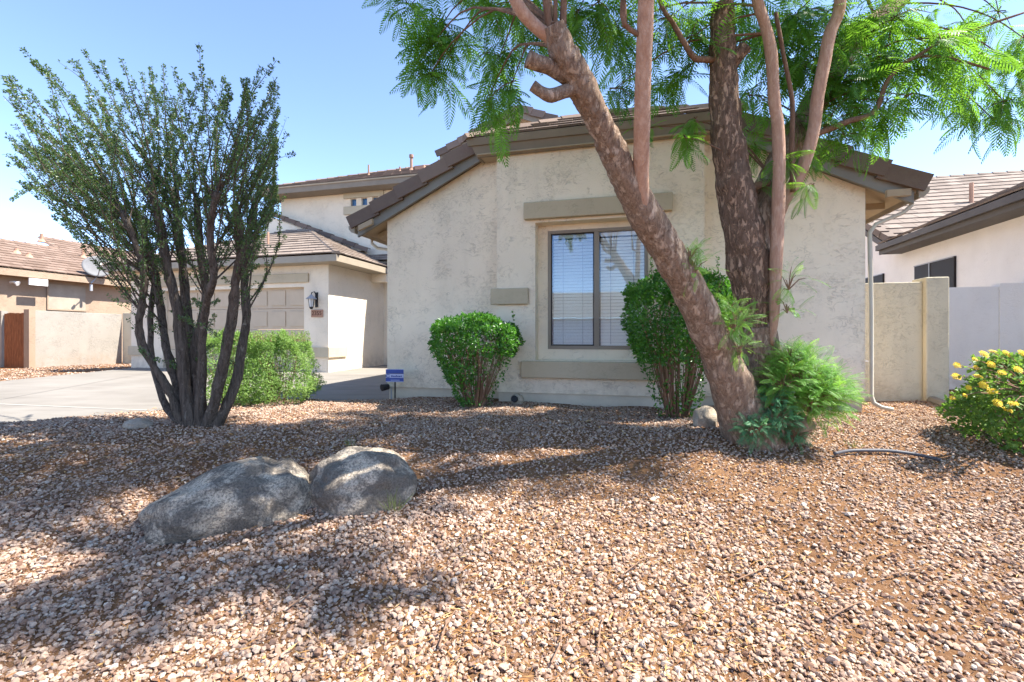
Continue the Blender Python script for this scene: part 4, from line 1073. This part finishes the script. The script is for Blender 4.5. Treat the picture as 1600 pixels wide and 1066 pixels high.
# shoots sprouting from the trunks
def shoot(name, mat, spec):
  for one in spec: shoot1(name, mat, [one])
def shoot1(name, mat, spec):
    FP, FD, FU, FS = [], [], [], []; st = MB()
    for c, R, n, s0, s1, upb, squash in spec:
        c = Vector(c)
        for k in range(int(n*2.6)):
            d = Vector((random.gauss(0,1),random.gauss(0,1),random.gauss(0,1)*squash+upb)).normalized()
            p = c + d*R*random.uniform(.2,1.0)
            if p.z < gz(p.x,p.y)+.03: p.z = gz(p.x,p.y)+.03+random.random()*.06
            if k % 3 == 0: st.tube([c - Vector((0,0,R*.5)), c.lerp(p,.6), p], [.006,.004,.002], 4, cap=False)
            FP.append(p); FD.append((d + Vector((random.gauss(0,.65),random.gauss(0,.65),random.gauss(.15,.5)))).normalized()); FU.append((random.gauss(0,.4),random.gauss(0,.4)-.4,1)); FS.append(random.uniform(s0,s1))
    V, Fq, T = fronds(np.array([tuple(p) for p in FP]), np.array([tuple(p) for p in FD]), np.array(FU), np.array(FS), *FT2)
    o = np_mesh(name, V, Fq, T, mat, tree); st.build('shoot_stem', M['twig'], o)
shoot('leafy_shoot', M['frond_bright'], [(P(1250,590,4.0),.24,170,.08,.15,.6,.9),(P(1268,625,3.95),.24,170,.08,.15,.3,.8),(P(1235,560,4.02),.14,60,.08,.14,.7,1.0),(P(1300,600,4.0),.14,60,.08,.14,.4,.8),(P(1222,600,3.95),.16,60,.10,.16,.3,.8),(P(1288,618,3.95),.18,90,.10,.18,.4,.8)])
shoot('leafy_shoot', M['frond_blue'], [(P(1180,668,3.9),.14,120,.05,.10,.1,.7),(P(1215,655,3.92),.17,150,.05,.10,.2,.8),(P(1243,680,3.95),.13,60,.05,.10,.2,.6),(P(1208,622,3.95),.12,70,.05,.10,.2,.6)])
shoot('leafy_shoot', M['frond_bright'], [(P(1082,420,3.62),.12,26,.08,.15,.6,.9),(P(1078,395,3.58),.09,10,.07,.12,.6,.9)])
shoot('leafy_shoot', M['frond_bright'], [(P(1150,505,3.78),.13,34,.09,.16,.4,1.0),(P(1155,545,3.80),.10,18,.08,.14,.2,1.0),(P(1140,480,3.85),.08,12,.08,.14,.2,1.0)])
shoot('leafy_shoot', M['frond_bright'], [(P(1232,440,4.0),.14,9,.12,.2,.3,1.4),(P(1230,480,4.0),.10,8,.10,.16,.0,1.2)])
b = MB(); c = P(1243,672,4.05); b.tube([c+Vector((-.02,0,-.1)), c, c+Vector((.10,-.03,.10))], [.09,.10,.07], 12, .25, 4); b.build('stump', M['bark_smooth'], tree, smooth=True)

# ------------------------------------------------------------------ multi-stemmed small-leaved shrub on the left
sbp = gpt(312,664)
D0 = sbp.y
shrub = empty('tall_shrub', (sbp.x, sbp.y, gz(sbp.x,sbp.y)), 'tall multi-stemmed desert shrub with small dark leaves at left', 'shrub')
PR = [([(288,672),(268,620),(252,590),(226,548),(217,512),(222,478),(226,430),(212,380),(190,330)], -.15, [7,6,5.5,5.5,5.5,5,4.5,4,3.5]),
      ([(293,672),(276,600),(264,560),(256,520),(250,470),(235,400),(212,330)], .25, [10,8,7,6,6,5,4]),
      ([(300,672),(288,600),(283,540),(276,480),(262,420),(250,350),(232,285)], -.05, [13,10,9,8,7,6,5]),
      ([(308,672),(300,590),(296,520),(288,450),(282,380),(272,300)], .3, [12,9,8,7,6,5]),
      ([(316,672),(310,600),(305,540),(322,470),(312,390),(308,310)], .1, [12,9,8,6.5,6,5]),
      ([(322,672),(338,617),(351,556),(363,489),(368,441),(376,390),(370,320)], -.2, [11,9,8,7.5,7,6,5]),
      ([(334,670),(366,607),(378,543),(385,492),(382,434),(387,380),(396,320)], .15, [10,8,7,6.5,6,5,4]),
      ([(312,672),(316,560),(319,499),(325,465),(334,430),(328,360),(340,300)], -.3, [8,6,5.5,5,5,4.5,4]),
      ([(296,668),(262,640),(238,560),(236,480),(240,420),(200,340),(160,280)], .35, [6,5,4.5,4,4,3.5,3])]
st = MB(); tops = []
for k, (pts, dd, hw) in enumerate(PR):
    n = len(pts); wp = [P(x, y, D0 + dd*(j/(n-1))*2.2) for j, (x, y) in enumerate(pts)]
    wp[0].z = gz(wp[0].x, wp[0].y)-.05
    a, r = crom(wp, [h*D0*k_*.76 for h in hw], 4); st.tube(a, r, 32, .2, k*3.3, freq=14)
    tops.append(a)
WD = []
TIPS = [(5,150),(3,250),(28,180),(75,68),(80,130),(120,95),(150,140),(185,55),(190,90),(205,120),(235,105),(255,100),(270,150),(300,115),(330,108),(335,160),(360,150),(388,100),(385,140),(415,160),(436,168),(432,215),(425,260),(420,300),(70,225),(110,200),(95,290),(140,330),(405,415),(412,380),(60,205),(45,140),(130,60),(160,95),(222,80),(285,130),(350,120),(400,190)]
for (x, y) in TIPS:
    tip = P(x, y, D0 + random.uniform(-.75,.75))
    cand = sorted(tops, key=lambda a: abs((a[-1]-tip).x) + .3*random.random())[0]
    s = cand[random.randint(len(cand)//2, len(cand)-1)]
    m1 = s.lerp(tip,.45) + Vector((0,0,-.10*(tip-s).length if y < 350 else .1))
    WD.append(([s,m1,tip], .011))
for _ in range(235):
    a = random.choice(tops); s = a[random.randint(int(len(a)*.6), len(a)-1)]
    outx = (s.x - sbp.x)*1.1 + random.gauss(-.12,.72); L = random.uniform(.7,1.9)
    d = Vector((outx, random.gauss(0,.5), random.uniform(.9,1.5))).normalized()
    tip = s + d*L
    if tip.z > 3.75 - .25*abs(tip.x+3.4): tip.z = 3.75-.25*abs(tip.x+3.4) - random.random()*.5
    pxx = CX + tip.x/tip.y*FPX
    if pxx > 432: tip.x -= (pxx-432)/FPX*tip.y
    WD.append(([s, s.lerp(tip,.5)+Vector((-d.x*.08,0,-.02)), tip], .007))
for _ in range(40):   # low wispy twigs on the stems
    a = random.choice(tops); s = a[random.randint(int(len(a)*.25), int(len(a)*.6))]
    d = Vector((random.gauss(0,.5), random.gauss(-.2,.5), random.uniform(.2,1))).normalized()
    tip = s + d*random.uniform(.15,.4); WD.append(([s, s.lerp(tip,.5), tip], .004))
LP, LD = [], []
def cap_tip(t):
    """keep the crown about 4 m tall and as wide as in the photo"""
    top = 66 + .22*max(0, 230 - (CX + t.x/t.y*FPX))*random.uniform(0,.3) + random.random()*60
    y = HY - (t.z-CZ)/t.y*FPX
    if y < top: t.z = CZ + (HY-top)/FPX*t.y
    x = CX + t.x/t.y*FPX
    if x < 4: t.x = (random.uniform(4,40)-CX)/FPX*t.y
    if x > 436: t.x = (random.uniform(380,436)-CX)/FPX*t.y
WD2 = []
for pts, r in WD:
    if len(pts) == 3 and r > .005: cap_tip(pts[2]); L = (pts[2]-pts[0]).length; pts[1] = pts[0].lerp(pts[2], .5) + Vector((random.gauss(0,.05),random.gauss(0,.05),random.gauss(0,.03)))*L
    if r > .005:
        L = (pts[2]-pts[0]).length
        for q in range(int(.5 + L*.7)):
            u = random.uniform(.3,.92); b0 = pts[0].lerp(pts[2],u) + (pts[1]-pts[0].lerp(pts[2],.5))*(1-abs(2*u-1))*.95
            dd = (pts[2]-pts[0]).normalized() + Vector((random.gauss(0,.55),random.gauss(0,.55),random.gauss(.05,.35))); e = b0 + dd.normalized()*random.uniform(.08,.34)
            WD2.append(([b0, b0.lerp(e,.5)+Vector((random.gauss(0,.012),random.gauss(0,.012),0)), e], .0035))
for pts, r in WD + WD2:
    a, rr = crom(pts, [r*.85, r*.6, r*.22], 6); st.tube(a, rr, 5, .15, r*900, cap=False)
    L = (pts[-1]-pts[0]).length; bare = random.random() < .12; dens = random.uniform(.55,1.25)*(0.1 if bare else 1); n = int(L*400*dens)
    ph = random.random()*9
    for _ in range(n):
        u = random.random()**.75
        if r > .005 and u < .15: continue
        if math.sin(u*L*38+ph) < -.45 and random.random() < .75: continue
        f = u*(len(a)-1); j = min(int(f), len(a)-2); p = a[j].lerp(a[j+1], f-j); t = (a[j+1]-a[j]).normalized()
        o = Vector((random.gauss(0,1),random.gauss(0,1),random.gauss(0,1))); o = (o - t*o.dot(t)).normalized()
        LP.append(p + o*random.uniform(.002,.013)); LD.append((o + t*random.uniform(0,.9)).normalized())
st.build('stem', M['bark_grey'], shrub, smooth=True)
LP = np.array([tuple(p) for p in LP]); LD = np.array([tuple(p) for p in LD]); n = len(LP)
V, Fq = leaf_quads(LP, LD, rng.normal(size=(n,3))+np.array([0,0,.5]), rng.uniform(.014,.029,n), rng.uniform(.010,.017,n))
np_mesh('foliage', V, Fq, np.repeat(np.clip(rng.normal(.45,.3,n),0,1),4), M['shrubleaf'], shrub)

# ------------------------------------------------------------------ bushes
def bush(name, c, rx, ry, hgt, prof, nleaf, l0, l1, mat, label, stems, spikes=0, bare=None, lump=.12, asp=.55, inner=.25, stem_mat=None, group=None, dm=.16):
    """prof(h) -> relative radius at height fraction h; leaves in a thick shell with lumps and gaps"""
    base = empty(name, (c[0], c[1], gz(c[0],c[1])), label, 'bush', group)
    z0 = gz(c[0], c[1]); seed = c[0]*7.7
    n = int(nleaf*2.2)
    th = rng.uniform(0, 2*np.pi, n); h = rng.uniform(0, 1, n)**.85
    top = rng.uniform(size=n) < .28
    pr = np.array([prof(x) for x in h])
    rad = np.where(rng.uniform(size=n) < inner, rng.uniform(.3,1,n), 1 - np.abs(rng.normal(0,.09,n)))
    h = np.where(top, 1 - np.abs(rng.normal(0,.05,n)), h); rad = np.where(top, np.sqrt(rng.uniform(0,1,n)), rad); pr = np.array([prof(min(1,x)) if not t else max(prof(.9), .1) for x, t in zip(h, top)])
    ex = .75
    ct, sn = np.cos(th), np.sin(th)
    sq = (np.abs(ct)**(2/ .8*1.0) + np.abs(sn)**(2/.8))**(-.4)
    Xl, Yl = ct*sq*rad*pr, sn*sq*rad*pr
    lum = np.array([mnoise.noise(Vector((x*2.3+seed, y*2.3, z*2.3))) + .6*mnoise.noise(Vector((x*6+seed, y*6, z*6))) for x, y, z in zip(Xl, Yl, h*1.3)])
    k = 1 + lump*lum
    dome = 1 - dm*(Xl**2+Yl**2)
    Pp = np.stack([c[0]+Xl*k*rx, c[1]+Yl*k*ry, z0 + h*hgt*(1+.5*lump*lum)*dome], 1)
    keep = (rng.uniform(size=n) < .62 + .9*lum) 
    if bare is not None: keep &= rng.uniform(size=n) < np.array([bare(x, y, z) for x, y, z in zip(Xl, Yl, h)])
    Pp = Pp[keep][:nleaf]; Xl, Yl, h, top = Xl[keep][:nleaf], Yl[keep][:nleaf], h[keep][:nleaf], top[keep][:nleaf]; n = len(Pp)
    outw = unit(np.stack([Xl, Yl, np.where(top,1.2,.35)],1)); D = unit(outw*.5 + rng.normal(0,.7,(n,3)))
    V, Fq = leaf_quads(Pp, D, outw + rng.normal(0,.5,(n,3)), rng.uniform(l0,l1,n), rng.uniform(l0,l1,n)*asp)
    Tn = np.clip(.45 + .55*lum[keep][:nleaf] + rng.normal(0,.25,n),0,1)
    xs = []
    sm_ = MB()
    for q in range(stems):
        a = random.uniform(0, 2*math.pi); rr = random.random()**.6; b0 = Vector((c[0]+math.cos(a)*.10, c[1]+math.sin(a)*.10, z0-.03))
        hh = random.uniform(.55,.93); e = Vector((c[0]+math.cos(a)*rr*rx*prof(hh)*.93, c[1]+math.sin(a)*rr*ry*prof(hh)*.93, z0+hgt*hh))
        md = b0.lerp(e,.5)+Vector((random.gauss(0,.04),random.gauss(0,.04),.05)); pp, r2 = crom([b0,md,e], [.007,.005,.002], 4); sm_.tube(pp, r2, 5, .2, q, cap=False)
    for q in range(spikes):
        a = random.uniform(0,2*math.pi); rr = random.random()**.5*.9; s = Vector((c[0]+math.cos(a)*rr*rx, c[1]+math.sin(a)*rr*ry, z0+hgt*.93))
        e = s + Vector((random.gauss(0,.04),random.gauss(0,.04),random.uniform(.06,.16)*max(1,hgt))); sm_.tube([s,e], [.003,.001], 4, cap=False)
        m_ = 14; u = rng.uniform(.1,1,m_); pp = np.array(s)[None]+(np.array(e)-np.array(s))[None]*u[:,None]; dd = unit(rng.normal(size=(m_,3))+np.array([0,0,.6]))
        v2, f2 = leaf_quads(pp, dd, rng.normal(size=(m_,3)), rng.uniform(l0,l1,m_)*.8, rng.uniform(l0,l1,m_)*asp*.8); xs.append((v2,f2))
    off = len(V); Vl, Fl = [V], [Fq]; Tl = [np.repeat(Tn,4)]
    for v2, f2 in xs: Vl.append(v2); Fl.append(f2+off); off += len(v2); Tl.append(np.repeat(rng.uniform(.6,1,len(v2)//4),4))
    np_mesh('foliage', np.concatenate(Vl), np.concatenate(Fl), np.concatenate(Tl), mat, base)
    sm_.build('stem', stem_mat or M['twig'], base)
    return base
vase = lambda h: .30 + .72*min(1, h*1.25)**.9 if h < .85 else 1.0 - .6*(h-.85)
def bareA(x, y, z):   # woody lower right side shows
    return .12 if (z < .62 and x > .05 and y < .5) else (.45 if z < .25 else 1)
def bareB(x, y, z):
    return .2 if (z < .40 and y < .6) else 1
q = gpt(752,642); bush('trimmed_bush', (q.x-.11, q.y+.35), .58, .48, 1.22, vase, 9000, .035,.06, M['boxleaf'], 'trimmed dark green vase-shaped bush left of the front window', 70, 3, bareA)
q = gpt(1075,658); bush('trimmed_bush', (q.x+.0, q.y+.35), .61, .52, 1.70, vase, 12500, .035,.06, M['boxleaf'], 'taller trimmed dark green bush behind the leaning tree trunk', 80, 4, bareB)
rnd = lambda h: (.55 + .5*math.sin(math.pi*min(1,max(0,h*.85+.12))))
q = gpt(405,636); bush('leafy_bush', (q.x, q.y+.45), .52, .50, .90, rnd, 20000, .020,.038, M['bushleaf'], 'light green rounded bush with bare gravel on its right, beside the shaded walkway', 30, 110, None, .38, .5, dm=.34)
q = gpt(325,640); bush('leafy_bush', (q.x, q.y+.5), .52, .52, .92, rnd, 16000, .020,.038, M['bushleaf'], 'light green rounded bush growing behind the stems of the tall shrub', 30, 90, None, .38, .5, dm=.34)

# lantana with yellow flower heads
lx, ly = 4.62, 4.15
lan_ = bush('lantana_bush', (lx, ly),   .52, .54, .78, lambda h: .55+.5*math.sin(math.pi*min(1,h*.8+.15)), 7000, .035,.065, M['lantleaf'], 'green lantana bush with yellow flower heads at the right edge', 40, 8, None, .22, .6)
fm = MB(); 
for k in range(26):
    a = k*2.4; rr = .032*math.sqrt(k/26); z = .014*(1-(rr/.032)**2)
    for q in range(4):
        an = a + q*math.pi/2; p = Vector((rr*math.cos(a), rr*math.sin(a), z)); d = Vector((math.cos(an),math.sin(an),.35))*.011; w = Vector((-math.sin(an),math.cos(an),0))*.0045
        fm.poly([p, p+d*.6+w, p+d, p+d*.6-w], random.random())
first = None
FLW = [(1495,571),(1494,589),(1523,562),(1537,554),(1552,551),(1572,553),(1597,553),(1528,589),(1540,598),(1536,603),(1513,606),(1507,618),(1488,622),(1583,631),(1574,641),(1590,578),(1565,583),(1550,612),(1548,570),(1600,600),(1558,630),(1525,575)]
for k, (x, y) in enumerate(FLW):
    p = P(x, y, 3.55 + .25*abs(x-1600)/110 + random.uniform(-.05,.1))
    if first is None:
        o = fm.build('flower', M['petal'], lan_); o.data.transform(Matrix.Translation(wloc(lan_) - o.location)); first = o
    else:
        o = first.copy(); COL.objects.link(o); o.parent = lan_
    o.location = p - wloc(lan_); o.rotation_euler = (random.uniform(.5,1.2), random.uniform(-.4,.4), random.uniform(0,6)) if False else (random.uniform(.4,1.0), random.uniform(-.5,.3), 0); s_ = random.uniform(.55,1.0); o.scale = (s_,s_,s_)
sp_ = MB(); LPp, LDd = [], []
for (x, y) in FLW:
    p = P(x, y, 3.55 + .25*abs(x-1600)/110); s = Vector((lx-.12, ly-.1, .45)); s = s.lerp(p,.35)
    sp_.tube([s, s.lerp(p,.6)+Vector((0,0,.03)), p], [.005,.004,.003], 4, cap=False)
    for q in range(12): u = random.uniform(.35,.97); LPp.append(s.lerp(p,u)); LDd.append((random.gauss(0,1),random.gauss(0,1),random.gauss(.2,.6)))
sp_.build('flower_stem', M['twig'], lan_)
n = len(LPp); V, Fq = leaf_quads(np.array([tuple(p) for p in LPp]), np.array(LDd), rng.normal(size=(n,3))+np.array([0,-.5,1]), rng.uniform(.035,.06,n), rng.uniform(.025,.038,n))
np_mesh('foliage', V, Fq, np.repeat(rng.uniform(.3,1,n),4), M['lantleaf'], lan_)

# tree beyond the garage roof, seen through the tall shrub
fc = H(-10.2,14,0)
ft = empty('background_tree', (fc.x, fc.y, 0), 'sunny green tree beyond the garage roof behind the tall shrub', 'tree')
b = MB(); b.tube([fc, fc+Vector((.1,0,3)), fc+Vector((0,.1,5.2))], [.2,.14,.06], 10, .1); b.build('trunk', M['bark_grey'], ft, smooth=True)
n = 5000; cc = np.array(fc)+np.array([0,0,5.0]); dirs = unit(rng.normal(size=(n,3))); cl = np.array([mnoise.noise(Vector(d)*2.2) for d in dirs])
Pp = cc + dirs*(rng.uniform(.4,1,n)**.5*(1+.35*cl))[:,None]*np.array([1.1,1.1,1.5])
V, Fq = leaf_quads(Pp, rng.normal(size=(n,3)), dirs+rng.normal(0,.5,(n,3)), rng.uniform(.08,.15,n), rng.uniform(.05,.08,n)); np_mesh('crown', V, Fq, np.repeat(rng.uniform(0,1,n),4), M['farleaf'], ft)

# grass tufts and fallen twigs
def tuft(px, py, n, L, label):
    c = gpt(px, py); o_ = np.array(c)
    Pp = o_ + rng.normal(0,.025,(n,3))*np.array([1,1,0]); D = unit(rng.normal(0,.45,(n,3))*np.array([1,1,0])+np.array([0,0,1.0]))
    V, Fq = leaf_quads(Pp, D, rng.normal(size=(n,3)), rng.uniform(.5,1,n)*L, np.full(n,.006))
    o = np_mesh('grass_tuft', V, Fq, np.repeat(rng.uniform(0,1,n),4), M['grass'], loc=Vector(c)); tag(o, label, 'grass tuft')
tuft(615,800,26,.20,'dry grass tuft growing against the brownish boulder')
tuft(550,700,16,.12,'thin green grass tuft on the gravel behind the boulders')
tuft(1330,700,14,.10,'small weed tuft on the gravel right of the leafy trunk shoots')
for (x, y, dx, dy, L) in ((1010,890,1,.55,.32),(870,1010,.25,1,.30),(1330,960,1,.4,.28),(700,990,.2,1,.24),(1180,900,1,.5,.3),(90,790,.9,.5,.22),(690,715,.7,.6,.35),(940,1000,.3,.9,.2),(1420,900,.9,.25,.4),(480,940,.4,.8,.22)):
    c = gpt(x, y); d = Vector((dx,dy,0)).normalized()*L
    pp = [c-d*.5, c+Vector((random.gauss(0,.02),random.gauss(0,.02),0)), c+d*.5]
    pp = [Vector((p.x,p.y,gz(p.x,p.y)+.03)) for p in pp]
    b = MB(); b.tube(pp, [.004,.0035,.002], 5); o = b.build('fallen_twig', M['twig'], None, tuple(c)); tag(o, 'thin dry twig lying on the gravel', 'twig', 'fallen twigs on the gravel')

# ------------------------------------------------------------------ light, sky, camera
SUN_DIR = Vector((0.9974*.5736, -0.0724*.5736, .819)).normalized()      # towards the sun
w = bpy.data.worlds.new('World'); SC.world = w; w.use_nodes = True
nt = w.node_tree; bg = nt.nodes['Background']
sky = nt.nodes.new('ShaderNodeTexSky'); sky.sky_type = 'NISHITA'; sky.sun_disc = False
sky.sun_elevation = math.asin(SUN_DIR.z); sky.sun_rotation = math.atan2(SUN_DIR.x, SUN_DIR.y)
sky.altitude = 1200; sky.air_density = .62; sky.dust_density = .15; sky.ozone_density = .35
nt.links.new(sky.outputs[0], bg.inputs[0]); bg.inputs[1].default_value = .15
sl = bpy.data.lights.new('sun', 'SUN'); sl.energy = 3.9; sl.angle = math.radians(.53); sl.color = (1, .95, .87)
so = bpy.data.objects.new('sun', sl); COL.objects.link(so); so.rotation_euler = (-SUN_DIR).to_track_quat('-Z', 'Y').to_euler(); so.location = SUN_DIR*30
cam = bpy.data.cameras.new('camera'); co = bpy.data.objects.new('camera', cam); COL.objects.link(co)
co.location = (0, 0, CZ); co.rotation_euler = (math.radians(90), 0, 0)
cam.sensor_width = 36; cam.lens = FPX/1600*36; cam.shift_y = -6/1600; cam.clip_start = .05; cam.clip_end = 3000
SC.camera = co
SC.view_settings.view_transform = 'Standard'; SC.view_settings.look = 'None'; SC.view_settings.gamma = 1
SC.view_settings.exposure = 1.93
SC.cycles.max_bounces = 8; SC.cycles.transparent_max_bounces = 12; SC.cycles.use_denoising = True
